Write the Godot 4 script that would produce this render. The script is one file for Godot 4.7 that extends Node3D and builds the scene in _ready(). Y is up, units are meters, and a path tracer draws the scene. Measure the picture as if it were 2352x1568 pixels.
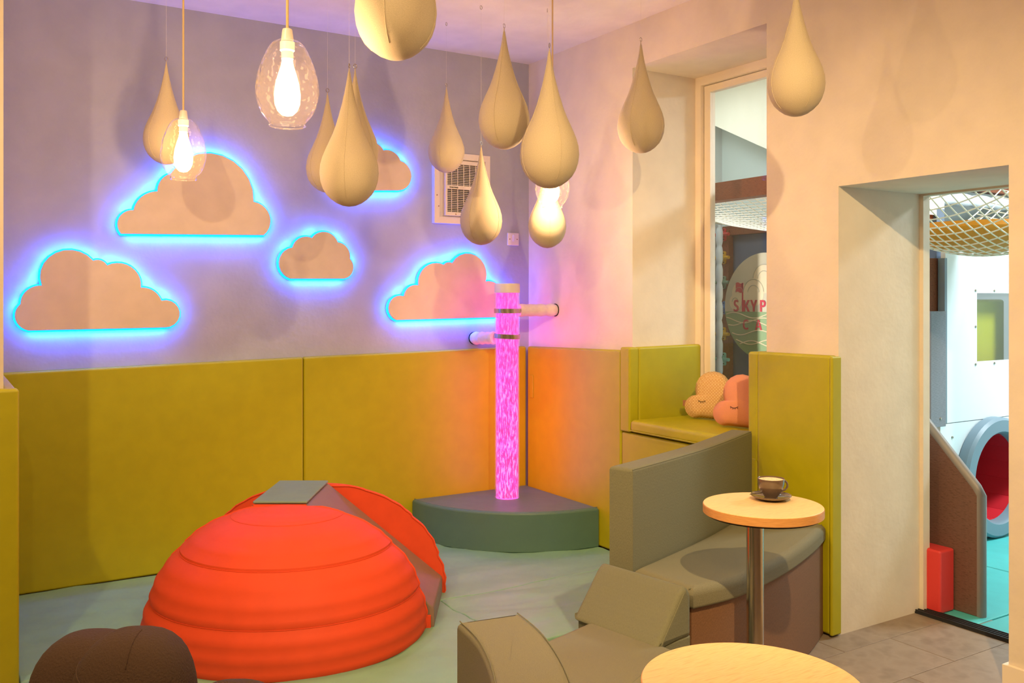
extends Node3D
# A soft-play corner of a cafe. World: y up, metres; +X runs along the back wall to the right, -Z runs towards the back wall.
const FWD := Vector3(0.52932, 0, -0.84842)
const RGT := Vector3(0.84842, 0, 0.52932)
const BACK := -5.25       # back wall face
const SIDE := 3.41        # right wall face
const CEIL := 3.1
var taken := {}
var M := {}

# ---------------------------------------------------------------- mesh building
class MB:
	var v := PackedVector3Array()
	var t := Transform3D()
	var warp = null
	func tri(a: Vector3, b: Vector3, c: Vector3):
		if warp != null:
			a = warp.call(a); b = warp.call(b); c = warp.call(c)
		v.append(t * a); v.append(t * b); v.append(t * c)
	func quad(a, b, c, d):
		tri(a, b, c); tri(a, c, d)
	func box(c: Vector3, s: Vector3):
		var h := s / 2.0
		var p := []
		for i in 8:
			p.append(c + Vector3(h.x if i & 1 else -h.x, h.y if i & 2 else -h.y, h.z if i & 4 else -h.z))
		quad(p[0], p[2], p[3], p[1]); quad(p[4], p[5], p[7], p[6]); quad(p[0], p[1], p[5], p[4])
		quad(p[2], p[6], p[7], p[3]); quad(p[0], p[4], p[6], p[2]); quad(p[1], p[3], p[7], p[5])
	func span(a: Vector3, b: Vector3):
		box((a + b) / 2.0, (b - a).abs())
	func steps(h: float, r: float, n: int) -> Array:
		var a := [-h, -(h - r) - r * 0.414, -(h - r)]
		for i in n:
			a.append(lerpf(-(h - r), h - r, float(i + 1) / (n + 1)))
		a.append_array([h - r, h - r + r * 0.414, h])
		return a
	func rbox(c: Vector3, s: Vector3, r: float, n := Vector3i.ZERO):
		var h := s / 2.0
		r = minf(r, minf(h.x, minf(h.y, h.z)) * 0.99)
		var g := [steps(h.x, r, n.x), steps(h.y, r, n.y), steps(h.z, r, n.z)]
		var inner := h - Vector3.ONE * r
		for axis in 3:
			var u: int = (axis + 1) % 3
			var w: int = (axis + 2) % 3
			for sg in [-1, 1]:
				var pts := []
				for a in g[u]:
					var row := []
					for b in g[w]:
						var q := Vector3.ZERO
						q[axis] = h[axis] * sg; q[u] = a; q[w] = b
						var k := q.clamp(-inner, inner)
						row.append(c + k + (q - k).normalized() * r)
					pts.append(row)
				for i in pts.size() - 1:
					for j in pts[0].size() - 1:
						if sg > 0:
							quad(pts[i][j], pts[i + 1][j], pts[i + 1][j + 1], pts[i][j + 1])
						else:
							quad(pts[i][j], pts[i][j + 1], pts[i + 1][j + 1], pts[i + 1][j])
	func grid(p: Array, around := false):
		for i in p.size() - 1:
			var n: int = p[i].size()
			for j in (n if around else n - 1):
				quad(p[i][j], p[i + 1][j], p[i + 1][(j + 1) % n], p[i][(j + 1) % n])
	func lathe(profile: Array, seg := 32, a0 := 0.0, a1 := TAU, c := Vector3.ZERO):
		var p := []
		for q in profile:
			var row := []
			for j in seg + 1:
				var a := lerpf(a0, a1, float(j) / seg)
				row.append(c + Vector3(cos(a) * q[0], q[1], sin(a) * q[0]))
			p.append(row)
		grid(p)
	func tube(path: Array, r, seg := 8, closed := false):
		var p := []
		var n := path.size()
		var side := Vector3.ZERO
		for i in n:
			var a: Vector3 = path[(i - 1 + n) % n] if closed or i > 0 else path[0]
			var b: Vector3 = path[(i + 1) % n] if closed or i < n - 1 else path[n - 1]
			var d: Vector3 = (b - a).normalized()
			if side == Vector3.ZERO:
				side = d.cross(Vector3.UP if absf(d.y) < 0.9 else Vector3.RIGHT).normalized()
			side = (side - d * side.dot(d)).normalized()
			var up: Vector3 = side.cross(d)
			var rr: float = r[i] if r is Array else r
			var row := []
			for j in seg:
				var an := TAU * j / seg
				row.append(path[i] + (side * cos(an) + up * sin(an)) * rr)
			p.append(row)
		if closed:
			p.append(p[0])
		grid(p, true)
		if not closed:
			for j in range(1, seg - 1):
				tri(p[0][0], p[0][j], p[0][j + 1]); tri(p[n - 1][0], p[n - 1][j + 1], p[n - 1][j])
	# A polygon in (x, z), raised from h0 to h1, edges rounded over b
	func slab(poly: PackedVector2Array, h0: float, h1: float, b := 0.0, nb := 3, low_b := -1.0):
		if Geometry2D.is_polygon_clockwise(poly):
			poly.reverse()
		var n := poly.size()
		var out := []
		for i in n:
			var d0 := (poly[i] - poly[(i - 1 + n) % n]).normalized()
			var d1 := (poly[(i + 1) % n] - poly[i]).normalized()
			var n0 := Vector2(d0.y, -d0.x)
			var n1 := Vector2(d1.y, -d1.x)
			var m := n0 + n1
			out.append(m / maxf(0.35, m.length_squared() * 0.5) if m.length() > 0.01 else n0)
		var lb := b if low_b < 0.0 else low_b
		var rings := []
		for k in nb + 1:
			if lb <= 0.0 and k > 0:
				break
			var a := PI / 2 * k / nb
			rings.append([h0 + lb * (1.0 - sin(a)), lb * (1.0 - cos(PI / 2 - a))] if lb > 0.0 else [h0, 0.0])
		if lb > 0.0:
			rings = []
			for k in nb + 1:
				var a := PI / 2 * k / nb
				rings.append([h0 + lb * (1.0 - cos(a)), lb * (1.0 - sin(a))])
		for k in nb + 1:
			if b <= 0.0 and k > 0:
				break
			var a := PI / 2 * k / nb
			rings.append([h1 - b * (1.0 - sin(a)), b * (1.0 - cos(a))] if b > 0.0 else [h1, 0.0])
		var pts := []
		for rg in rings:
			var row := []
			for i in n:
				var q: Vector2 = poly[i] - out[i] * rg[1]
				row.append(Vector3(q.x, rg[0], q.y))
			pts.append(row)
		grid(pts, true)
		for e in [0, pts.size() - 1]:
			var flat := PackedVector2Array()
			for q in pts[e]:
				flat.append(Vector2(q.x, q.z))
			var idx := Geometry2D.triangulate_polygon(flat)
			if idx.is_empty():
				idx = Geometry2D.triangulate_polygon(poly)
			for i in range(0, idx.size(), 3):
				var a: Vector3 = pts[e][idx[i]]
				var bb: Vector3 = pts[e][idx[i + 1]]
				var cc: Vector3 = pts[e][idx[i + 2]]
				var up := (bb - a).cross(cc - a).y > 0
				if up == (e != 0):
					tri(a, bb, cc)
				else:
					tri(a, cc, bb)
	func commit(crease := 40.0) -> ArrayMesh:
		var n := v.size()
		var vol := 0.0
		var mid := Vector3.ZERO
		for p in v:
			mid += p
		mid /= maxf(1, n)
		for i in range(0, n, 3):
			vol += (v[i] - mid).dot((v[i + 1] - mid).cross(v[i + 2] - mid))
		if vol > 0.0:
			for i in range(0, n, 3):
				var q := v[i + 1]; v[i + 1] = v[i + 2]; v[i + 2] = q
		var fn := PackedVector3Array()
		fn.resize(n / 3)
		var at := {}
		for i in range(0, n, 3):
			fn[i / 3] = -(v[i + 1] - v[i]).cross(v[i + 2] - v[i])
			for k in 3:
				var key := Vector3i((v[i + k] * 20000.0).round())
				if at.has(key):
					at[key].append(i / 3)
				else:
					at[key] = [i / 3]
		var nn := PackedVector3Array()
		nn.resize(n)
		var lim := cos(deg_to_rad(crease))
		var unit := PackedVector3Array()
		unit.resize(fn.size())
		for i in fn.size():
			unit[i] = fn[i].normalized()
		for i in n:
			var f := i / 3
			var s := Vector3.ZERO
			for g in at[Vector3i((v[i] * 20000.0).round())]:
				if unit[g].dot(unit[f]) >= lim:
					s += fn[g]
			nn[i] = s.normalized() if s.length() > 0.0 else Vector3.UP
		var arr := []
		arr.resize(Mesh.ARRAY_MAX)
		arr[Mesh.ARRAY_VERTEX] = v
		arr[Mesh.ARRAY_NORMAL] = nn
		var am := ArrayMesh.new()
		am.add_surface_from_arrays(Mesh.PRIMITIVE_TRIANGLES, arr)
		return am

# a Transform that stands an (x, z) outline up: outline x -> right, outline y -> up, height -> out
func upright(origin: Vector3, right: Vector3, out: Vector3) -> Transform3D:
	return Transform3D(Basis(right, out, Vector3.UP), origin)

func arc3(a: Vector2, b: Vector2, c: Vector2, n := 10) -> Array:
	var d := 2.0 * (a.x * (b.y - c.y) + b.x * (c.y - a.y) + c.x * (a.y - b.y))
	if absf(d) < 1e-6:
		return [a, b]
	var o := Vector2((a.length_squared() * (b.y - c.y) + b.length_squared() * (c.y - a.y) + c.length_squared() * (a.y - b.y)) / d,
		(a.length_squared() * (c.x - b.x) + b.length_squared() * (a.x - c.x) + c.length_squared() * (b.x - a.x)) / d)
	var r := o.distance_to(a)
	var t0 := (a - o).angle()
	var t1 := fposmod((b - o).angle() - t0, TAU)
	var t2 := fposmod((c - o).angle() - t0, TAU)
	var sweep := t2 if t1 < t2 else t2 - TAU
	var out := []
	for i in n:
		var t := t0 + sweep * i / n
		out.append(o + Vector2(cos(t), sin(t)) * r)
	return out

func rounded(poly: Array, r: float, n := 4) -> PackedVector2Array:
	var out := PackedVector2Array()
	var m := poly.size()
	for i in m:
		var p: Vector2 = poly[i]
		var a: Vector2 = poly[(i - 1 + m) % m]
		var b: Vector2 = poly[(i + 1) % m]
		var k := minf(r, minf(p.distance_to(a), p.distance_to(b)) * 0.45)
		var s := p + (a - p).normalized() * k
		var e := p + (b - p).normalized() * k
		for j in n + 1:
			var t := float(j) / n
			out.append(s.lerp(p, t).lerp(p.lerp(e, t), t))
	return out

func smooth_line(pts: Array, n := 6) -> Array:
	var c := []
	for i in pts.size() - 1:
		var p0 = pts[max(i - 1, 0)]
		var p1 = pts[i]
		var p2 = pts[i + 1]
		var p3 = pts[min(i + 2, pts.size() - 1)]
		for j in n:
			c.append(p1.cubic_interpolate(p2, p0, p3, float(j) / n))
	c.append(pts[-1])
	return c

# ---------------------------------------------------------------- scene tree
func numbered(called: String) -> String:
	if not taken.has(called):
		taken[called] = 0
		return called
	taken[called] += 1
	return "%s_%03d" % [called, taken[called]]

func thing(called: String, label: String, category: String, at := Vector3.ZERO, group := "", turn := 0.0) -> Node3D:
	var o := Node3D.new()
	o.name = numbered(called)
	add_child(o)
	o.position = at
	o.rotation.y = turn
	tag(o, label, category, group)
	return o

func tag(o: Node, label: String, category := "", group := "", kind := ""):
	if label: o.set_meta("label", label)
	if category: o.set_meta("category", category)
	if group: o.set_meta("group", group)
	if kind: o.set_meta("kind", kind)

func put(called: String, mesh: Mesh, mat: Material, parent: Node = self, at := Vector3.ZERO) -> MeshInstance3D:
	var o := MeshInstance3D.new()
	o.name = numbered(called) if parent == self else called
	o.mesh = mesh
	o.material_override = mat
	o.cast_shadow = GeometryInstance3D.SHADOW_CASTING_SETTING_ON
	parent.add_child(o, true)
	o.position = at
	return o

func struct(called: String, mb: MB, mat: Material, label := "") -> MeshInstance3D:
	var o := put(called, mb.commit(), mat)
	tag(o, label, "", "", "structure")
	return o

func one(called: String, mb: MB, mat: Material, label: String, category: String, group := "") -> MeshInstance3D:
	var o := put(called, mb.commit(), mat)
	tag(o, label, category, group)
	return o

func tex(freq: float, ramp: Array, size := 512, seed_ := 1, octaves := 4, kind := FastNoiseLite.TYPE_SIMPLEX_SMOOTH) -> NoiseTexture2D:
	var n := FastNoiseLite.new()
	n.noise_type = kind
	n.frequency = freq
	n.seed = seed_
	n.fractal_octaves = octaves
	var x := NoiseTexture2D.new()
	x.noise = n
	x.width = size
	x.height = size
	x.seamless = true
	if ramp.size():
		var g := Gradient.new()
		g.offsets = PackedFloat32Array()
		g.colors = PackedColorArray()
		var offs := PackedFloat32Array()
		var cols := PackedColorArray()
		for i in ramp.size():
			offs.append(float(i) / (ramp.size() - 1))
			cols.append(ramp[i])
		g.offsets = offs
		g.colors = cols
		x.color_ramp = g
	return x

func mat(c: Color, rough := 0.7, spec := 0.5) -> StandardMaterial3D:
	var m := StandardMaterial3D.new()
	m.albedo_color = c
	m.roughness = rough
	m.metallic_specular = spec
	return m

# colour with a woven or grained pattern: the texture holds shades round white
func grained(c: Color, rough: float, texture: Texture2D, scale: Vector3, relief: Texture2D = null, depth := 0.0, world := false) -> StandardMaterial3D:
	var m := mat(c, rough)
	m.uv1_triplanar = true
	m.uv1_world_triplanar = world
	m.uv1_scale = scale
	m.albedo_texture = texture
	if relief:
		m.heightmap_enabled = true
		m.heightmap_texture = relief
		m.heightmap_scale = depth
	return m

func rgb(r: int, g: int, b: int) -> Color:
	return Color8(r, g, b)

func materials():
	var fine := tex(0.09, [Color(0.86, 0.86, 0.86), Color(1, 1, 1)], 512, 3)
	var soft := tex(0.012, [Color(0.96, 0.96, 0.96), Color(1, 1, 1)], 512, 5, 3)
	var bump := tex(0.06, [], 512, 7, 3)
	var wrinkle := tex(0.008, [], 512, 11, 3)
	var weave := tex(0.13, [Color(0.5, 0.5, 0.48), Color(0.98, 0.98, 0.98), Color(0.68, 0.68, 0.66), Color(1, 1, 1)], 512, 13, 2)
	M.wall = grained(rgb(229, 217, 198), 0.9, soft, Vector3.ONE * 0.7, bump, 0.08, true)
	M.grey_wall = grained(rgb(178, 180, 196), 0.85, soft, Vector3.ONE * 0.7, bump, 0.08, true)
	M.ceiling = grained(rgb(240, 234, 228), 0.92, soft, Vector3.ONE * 0.7, bump, 0.06, true)
	M.lime = grained(rgb(176, 169, 2), 0.5, soft, Vector3.ONE * 1.3, wrinkle, 0.045, true)
	M.mat = grained(rgb(134, 180, 154), 0.5, soft, Vector3.ONE * 0.9, wrinkle, 0.3, true)
	M.bench = grained(rgb(86, 120, 108), 0.45, soft, Vector3.ONE * 1.3, wrinkle, 0.12, true)
	M.red = grained(rgb(232, 82, 46), 0.6, soft, Vector3.ONE * 1.3, wrinkle, 0.15)
	M.red.metallic_specular = 0.3
	M.taupe = grained(rgb(138, 112, 96), 0.42, soft, Vector3.ONE * 1.3, wrinkle, 0.15)
	M.sage = grained(rgb(120, 148, 132), 0.45, soft, Vector3.ONE * 1.3, wrinkle, 0.12)
	M.sofa = grained(rgb(142, 142, 114), 0.85, weave, Vector3(24, 1.5, 24), fine, 0.03, true)
	M.sofa_seat = grained(rgb(148, 144, 116), 0.85, weave, Vector3(5.0, 5.0, 22), fine, 0.03, true)
	M.wood_cloth = grained(rgb(150, 108, 78), 0.7, weave, Vector3(20, 1.2, 20), fine, 0.03, true)
	M.felt = grained(rgb(98, 74, 56), 0.95, tex(0.25, [Color(0.6, 0.6, 0.6), Color(1, 1, 1)], 512, 17, 2), Vector3.ONE * 3.5, bump, 0.25)
	M.drop = grained(rgb(204, 188, 158), 0.8, fine, Vector3.ONE * 3.0)
	M.drop.rim_enabled = true
	M.drop.rim = 0.25
	M.cloud = grained(rgb(226, 206, 188), 0.6, soft, Vector3.ONE, null, 0.0, true)
	M.plastic = mat(rgb(236, 228, 222), 0.35)
	M.cable = mat(rgb(224, 196, 140), 0.5)
	M.dark = mat(rgb(22, 18, 16), 0.7)
	M.steel = mat(rgb(190, 184, 174), 0.22)
	M.steel.metallic = 1.0
	M.brass = mat(rgb(168, 130, 70), 0.2)
	M.brass.metallic = 1.0
	M.birch = grained(rgb(244, 210, 152), 0.42, tex(0.05, [Color(0.9, 0.86, 0.8), Color(1, 1, 1), Color(0.96, 0.92, 0.88)], 512, 19, 4), Vector3(0.5, 4, 6), null, 0.0)
	M.birch_edge = grained(rgb(230, 172, 104), 0.45, tex(0.05, [Color(0.85, 0.8, 0.75), Color(1, 1, 1)], 512, 23, 3), Vector3(1, 12, 1))
	M.stone_cup = mat(rgb(98, 82, 70), 0.12)
	M.stone_cup.clearcoat_enabled = true
	M.stone_cup.clearcoat = 0.6
	M.stone_cup.clearcoat_roughness = 0.05
	M.foam = grained(rgb(240, 214, 170), 0.6, tex(0.03, [Color(0.72, 0.5, 0.3), Color(1, 1, 1), Color(1, 1, 1), Color(0.95, 0.88, 0.78)], 256, 29, 3), Vector3.ONE * 9.0)
	M.polka = polka()
	M.peach = grained(rgb(236, 158, 118), 0.9, fine, Vector3.ONE * 6)
	M.ink = mat(rgb(30, 24, 26), 0.8)
	M.tan = mat(rgb(150, 104, 76), 0.8)
	M.window_frame = mat(rgb(238, 226, 206), 0.4)
	M.pane = mat(Color(0.92, 0.97, 0.98, 0.02), 0.02, 0.3)
	M.pane.transparency = BaseMaterial3D.TRANSPARENCY_ALPHA
	M.lamp_glass = mat(Color(1.0, 0.88, 0.66, 0.008), 0.02)
	M.lamp_glass.transparency = BaseMaterial3D.TRANSPARENCY_ALPHA
	M.lamp_glass.uv1_triplanar = true
	M.lamp_glass.uv1_scale = Vector3.ONE * 6
	M.lamp_glass.heightmap_enabled = true
	M.lamp_glass.heightmap_texture = tex(0.02, [], 256, 31, 2)
	M.lamp_glass.heightmap_scale = 0.8
	M.acrylic = mat(Color(1.0, 0.94, 1.0, 0.02), 0.02)
	M.acrylic.transparency = BaseMaterial3D.TRANSPARENCY_ALPHA
	M.bulb = glow(Color(1.0, 0.86, 0.62), 7.0)
	M.led = glow(Color(0.0, 0.37, 1.0), 9.0)
	M.downlight = glow(Color(1.0, 0.84, 0.62), 4.0)
	M.added_cool_glow = glow(Color(0.9, 0.97, 1.0), 2.5)  # glow of the added play room panels and strip light
	M.tile = []
	for i in 3:
		M.tile.append(grained([rgb(150, 132, 114), rgb(146, 129, 112), rgb(153, 135, 117)][i], 0.5, tex(0.015, [Color(0.86, 0.85, 0.84), Color(1, 1, 1), Color(0.92, 0.91, 0.9)], 512, 37 + i, 5), Vector3.ONE * 0.9, bump, 0.02, true))
	M.grout = mat(rgb(178, 164, 148), 0.9)
	M.rubber = mat(rgb(34, 34, 38), 0.55)
	# the play room
	M.play_wall = mat(rgb(206, 220, 216), 0.85)
	M.play_grey = mat(rgb(204, 210, 208), 0.85)
	M.play_ceiling = mat(rgb(232, 228, 208), 0.85)
	M.slate = grained(rgb(96, 112, 134), 0.7, soft, Vector3.ONE * 2.0, null, 0.0, true)
	M.white_board = mat(rgb(232, 240, 244), 0.35)
	M.oak = grained(rgb(146, 84, 54), 0.6, tex(0.04, [Color(0.6, 0.55, 0.5), Color(1, 1, 1), Color(0.8, 0.75, 0.7)], 512, 43, 4), Vector3(2, 8, 2), null, 0.0, true)
	M.oak_beam = grained(rgb(146, 84, 54), 0.6, tex(0.04, [Color(0.6, 0.55, 0.5), Color(1, 1, 1), Color(0.8, 0.75, 0.7)], 512, 43, 4), Vector3(2, 12, 1.2), null, 0.0, true)
	M.walnut = grained(rgb(116, 84, 72), 0.55, tex(0.04, [Color(0.7, 0.68, 0.66), Color(1, 1, 1), Color(0.84, 0.8, 0.8)], 512, 47, 4), Vector3(3, 9, 1.4), null, 0.0, true)
	M.grey_wood = grained(rgb(146, 148, 158), 0.5, tex(0.05, [Color(0.76, 0.76, 0.78), Color(1, 1, 1)], 512, 53, 4), Vector3(1.2, 14, 1.2), null, 0.0, true)
	M.grey_vinyl = mat(rgb(120, 140, 154), 0.45)
	M.edge_vinyl = mat(rgb(136, 132, 130), 0.4)
	M.play_red = mat(rgb(206, 36, 48), 0.45)
	M.cube_red = mat(rgb(214, 58, 54), 0.5)
	M.turquoise = grained(rgb(84, 196, 194), 0.45, soft, Vector3.ONE, null, 0.0, true)
	M.white_vinyl = mat(rgb(226, 232, 236), 0.3)
	M.partition = mat(rgb(112, 114, 112), 0.8)
	M.rope = mat(rgb(240, 232, 212), 0.85)
	M.orange = mat(rgb(226, 150, 24), 0.6)
	M.olive = mat(rgb(160, 158, 14), 0.45)
	M.wrap = grained(rgb(240, 226, 222), 0.45, soft, Vector3.ONE * 6, wrinkle, 0.15)

func glow(c: Color, k: float) -> StandardMaterial3D:
	var m := mat(c, 0.5)
	m.emission_enabled = true
	m.emission = c
	m.emission_energy_multiplier = k
	return m

# printed cotton: pale dots in rows on tan cloth
func polka() -> StandardMaterial3D:
	var im := Image.create(64, 64, false, Image.FORMAT_RGB8)
	im.fill(rgb(206, 164, 104))
	for c in [Vector2(16, 16), Vector2(48, 48)]:
		for x in 64:
			for y in 64:
				if Vector2(x, y).distance_to(c) < 8.5:
					im.set_pixel(x, y, rgb(244, 226, 176))
	var m := mat(Color.WHITE, 0.9)
	m.albedo_texture = ImageTexture.create_from_image(im)
	m.uv1_triplanar = true
	m.uv1_scale = Vector3.ONE * 56.0
	return m

# ---------------------------------------------------------------- lights and camera
func omni(parent: Node, at: Vector3, c: Color, e: float, size := 0.03):
	var l := OmniLight3D.new()
	l.name = "bulb_light"
	l.light_color = c
	l.light_energy = e
	l.light_size = size
	l.omni_range = 14.0
	l.omni_attenuation = 2.0
	l.shadow_enabled = true
	parent.add_child(l, true)
	l.position = at

func spot(parent: Node, at: Vector3, to: Vector3, c: Color, e: float, angle := 50.0, size := 0.035, soft := 0.6):
	var l := SpotLight3D.new()
	l.name = "spot_light"
	l.light_color = c
	l.light_energy = e
	l.light_size = size
	l.spot_range = 14.0
	l.spot_attenuation = 2.0
	l.spot_angle = angle
	l.spot_angle_attenuation = soft
	l.shadow_enabled = true
	parent.add_child(l, true)
	l.position = at
	l.basis = Basis.looking_at(to - at, Vector3.UP if absf((to - at).normalized().y) < 0.99 else Vector3.RIGHT)

func area(parent: Node, at: Vector3, facing: Vector3, size: Vector2, c: Color, e: float, along := Vector3.ZERO):
	var l := AreaLight3D.new()
	l.name = "area_light"
	l.light_color = c
	l.light_energy = e
	l.area_size = size
	l.area_range = 14.0
	l.shadow_enabled = true
	parent.add_child(l, true)
	var z := -facing.normalized()
	var x := along
	if x == Vector3.ZERO:
		x = Vector3.UP.cross(z) if absf(z.y) < 0.95 else Vector3.RIGHT
	x = (x - z * x.dot(z)).normalized()
	l.transform = Transform3D(Basis(x, z.cross(x), z), at)

const WARM := Color(1.0, 0.855, 0.62)

func camera_and_light():
	var cam := Camera3D.new()
	cam.name = "camera"
	cam.projection = Camera3D.PROJECTION_FRUSTUM
	cam.near = 0.05
	cam.far = 60.0
	cam.keep_aspect = Camera3D.KEEP_HEIGHT
	var f := 2110.0
	cam.size = 1568.0 / f * cam.near
	cam.frustum_offset = Vector2(0, -(784.0 - 687.4) / f * cam.near)
	cam.position = Vector3(0, 1.5, 0)
	cam.rotation_degrees = Vector3(0, -31.96, 0)
	add_child(cam)
	var we := WorldEnvironment.new()
	we.name = "environment"
	var e := Environment.new()
	e.background_mode = Environment.BG_COLOR
	e.background_color = Color(0, 0, 0)
	e.tonemap_mode = Environment.TONE_MAPPER_LINEAR
	e.tonemap_exposure = 0.9
	e.sdfgi_enabled = true
	e.ssao_enabled = true
	e.ssil_enabled = true
	we.environment = e
	add_child(we)
	# recessed ceiling downlights of the cafe
	for a in [[Vector3(1.05, CEIL, -0.15), 12.0, Vector3(2.7, 0.9, -2.7), 36.0, "round recessed downlight aimed at the curved sofa"], [Vector3(-0.6, CEIL, -1.9), 4.4, Vector3(0.6, 0.4, -3.2), 68.0, "round recessed downlight near the padded return wall"], [Vector3(-0.3, CEIL, 0.9), 2.4, Vector3(0.6, 0.4, -0.6), 68.0, "round recessed downlight over the middle of the cafe floor"]]:
		var p: Vector3 = a[0]
		var t := thing("ceiling_downlight", a[4], "downlight", p, "recessed downlights of the cafe ceiling")
		var r := MB.new()
		r.lathe([[0.035, 0.0], [0.035, -0.006], [0.045, -0.009], [0.052, -0.004], [0.052, 0.0]], 24)
		put("rim", r.commit(), M.plastic, t)
		var d := MB.new()
		d.lathe([[0.0, -0.003], [0.034, -0.003], [0.034, 0.0], [0.0, 0.0]], 20)
		put("lamp_face", d.commit(), M.downlight, t)
		spot(t, Vector3(0, -0.03, 0), a[2] - p, WARM, a[1], a[3], 0.03, 0.8)
	# unseen panels added to give the play room its cool daylight
	for p in [Vector3(6.1, CEIL, -2.1), Vector3(4.2, CEIL, -4.75)]:
		var t := thing("added_ceiling_panel", ("added unseen cool white panel standing in for daylight above the crawl tunnel" if p.x > 5 else "added unseen cool white panel standing in for daylight above the window net"), "light panel", p, "added daylight panels of the play room")
		var k := MB.new()
		k.box(Vector3(0, -0.012, 0), Vector3(0.66, 0.024, 0.66))
		put("frame", k.commit(), M.plastic, t)
		var k2 := MB.new()
		k2.box(Vector3(0, -0.026, 0), Vector3(0.6, 0.004, 0.6))
		put("lamp_face", k2.commit(), M.added_cool_glow, t)
		area(t, Vector3(0, -0.034, 0), Vector3.DOWN, Vector2(0.6, 0.6), Color(0.93, 0.98, 1.0), 16.0 if p.z > -3 else 1.0)

# ---------------------------------------------------------------- the room
func shell():
	var m := MB.new()
	m.span(Vector3(-3.2, CEIL, -5.5), Vector3(4.0, CEIL + 0.15, 3.4))
	struct("ceiling", m, M.ceiling, "white plaster ceiling above the soft play corner")
	m = MB.new()
	m.span(Vector3(-3.2, 0, BACK - 0.25), Vector3(2.76, CEIL, BACK))
	m.span(Vector3(2.996, 0, BACK - 0.25), Vector3(4.0, CEIL, BACK))
	m.span(Vector3(2.76, 0, BACK - 0.25), Vector3(2.996, 2.06, BACK))
	m.span(Vector3(2.76, 2.37, BACK - 0.25), Vector3(2.996, CEIL, BACK))
	m.span(Vector3(2.70, 2.0, BACK - 0.27), Vector3(3.05, 2.43, BACK - 0.25))
	struct("wall_back", m, M.grey_wall, "grey painted wall behind the glowing clouds")
	m = MB.new()
	m.span(Vector3(SIDE, 0, BACK), Vector3(4.0, CEIL, -4.146))
	m.span(Vector3(SIDE, 0, -4.146), Vector3(4.0, 0.74, -3.13))
	m.span(Vector3(SIDE, 2.84, -4.146), Vector3(4.0, CEIL, -3.13))
	m.span(Vector3(SIDE, 0, -3.13), Vector3(4.0, CEIL, -2.71))
	m.span(Vector3(SIDE, 2.005, -2.71), Vector3(4.0, CEIL, -1.94))
	m.span(Vector3(SIDE, 0, -1.94), Vector3(4.0, CEIL, 3.4))
	struct("wall_right", m, M.wall, "cream plaster wall with window recess and doorway")
	m = MB.new()
	m.span(Vector3(-0.6, 0, BACK), Vector3(0.21, CEIL, -4.02))
	m.span(Vector3(-3.2, 0, -4.2), Vector3(-0.6, CEIL, -4.02))
	m.span(Vector3(-3.2, 0, -4.02), Vector3(-3.0, CEIL, 3.4))
	struct("wall_left", m, M.wall, "cream plaster return wall beside the padded corner")
	m = MB.new()
	m.span(Vector3(-3.2, 0, 3.2), Vector3(4.0, CEIL, 3.4))
	struct("wall_front", m, M.wall, "cream plaster wall of the cafe")
	# skirting board by the doorway
	m = MB.new()
	m.span(Vector3(SIDE - 0.018, 0, 3.2), Vector3(SIDE, 0.13, -1.94))
	m.span(Vector3(SIDE - 0.018, 0, -1.94), Vector3(SIDE + 0.3, 0.13, -1.955))
	struct("baseboard_right", m, M.window_frame, "cream skirting board beside the doorway")
	# floor of stone-look tiles on a pale bed
	m = MB.new()
	m.span(Vector3(-3.2, -0.15, -5.5), Vector3(4.0, -0.003, 3.4))
	var fl := struct("floor", m, M.grout, "grey stone-look tiled floor with pale joints")
	var tm := MB.new()
	tm.rbox(Vector3(0, -0.006, 0), Vector3(0.606, 0.012, 0.302), 0.0015)
	var tile_mesh := tm.commit()
	tm = MB.new()
	tm.rbox(Vector3(0, -0.006, 0), Vector3(0.118, 0.012, 0.302), 0.0015)
	var cut_mesh := tm.commit()
	var rng := RandomNumberGenerator.new()
	rng.seed = 4
	for r in range(0, 12):
		for c in range(0, 8):
			var x := 3.8795 - c * 0.609 + (0.0 if r % 2 == 1 else 0.305)
			var z := -2.567 + (r - 0.5) * 0.305
			if r == 0 and x < 2.9:
				continue
			if x > 4.0:
				put("tile", cut_mesh, M.tile[0], fl, Vector3(3.938, 0.0, z))
				continue
			put("tile", tile_mesh, M.tile[rng.randi() % 3], fl, Vector3(x, 0.0, z))
	# door track
	var th := thing("door_threshold", "black ribbed metal door track across the doorway floor", "threshold", Vector3(4.0, 0, -2.33))
	m = MB.new()
	m.box(Vector3(0, 0.004, 0), Vector3(0.075, 0.008, 0.92))
	put("strip", m.commit(), M.rubber, th)
	for i in 4:
		m = MB.new()
		m.box(Vector3(-0.03 + i * 0.02, 0.012, 0), Vector3(0.007, 0.01, 0.92))
		put("rib", m.commit(), M.rubber, th)
	# white door stop post at the play room side of the jamb
	m = MB.new()
	m.span(Vector3(4.0, 0, -2.80), Vector3(4.05, 2.03, -2.69))
	m.span(Vector3(4.0, 1.995, -2.69), Vector3(4.05, 2.1, -1.8))
	struct("door_1", m, M.wall, "white painted frame on the far side of the doorway")
	# window in the recess
	m = MB.new()
	for q in [[-4.146, -4.10, 0.74, 2.84], [-3.18, -3.13, 0.74, 2.84]]:
		m.span(Vector3(3.90, q[2], q[0]), Vector3(3.98, q[3], q[1]))
	m.span(Vector3(3.90, 2.79, -4.10), Vector3(3.98, 2.84, -3.18))
	m.span(Vector3(3.90, 0.74, -4.10), Vector3(3.98, 0.80, -3.18))
	var w := struct("window_1", m, M.window_frame, "tall fixed window between the cafe and the play room")
	m = MB.new()
	m.span(Vector3(3.925, 0.80, -4.095), Vector3(3.965, 2.785, -4.045))
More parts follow.
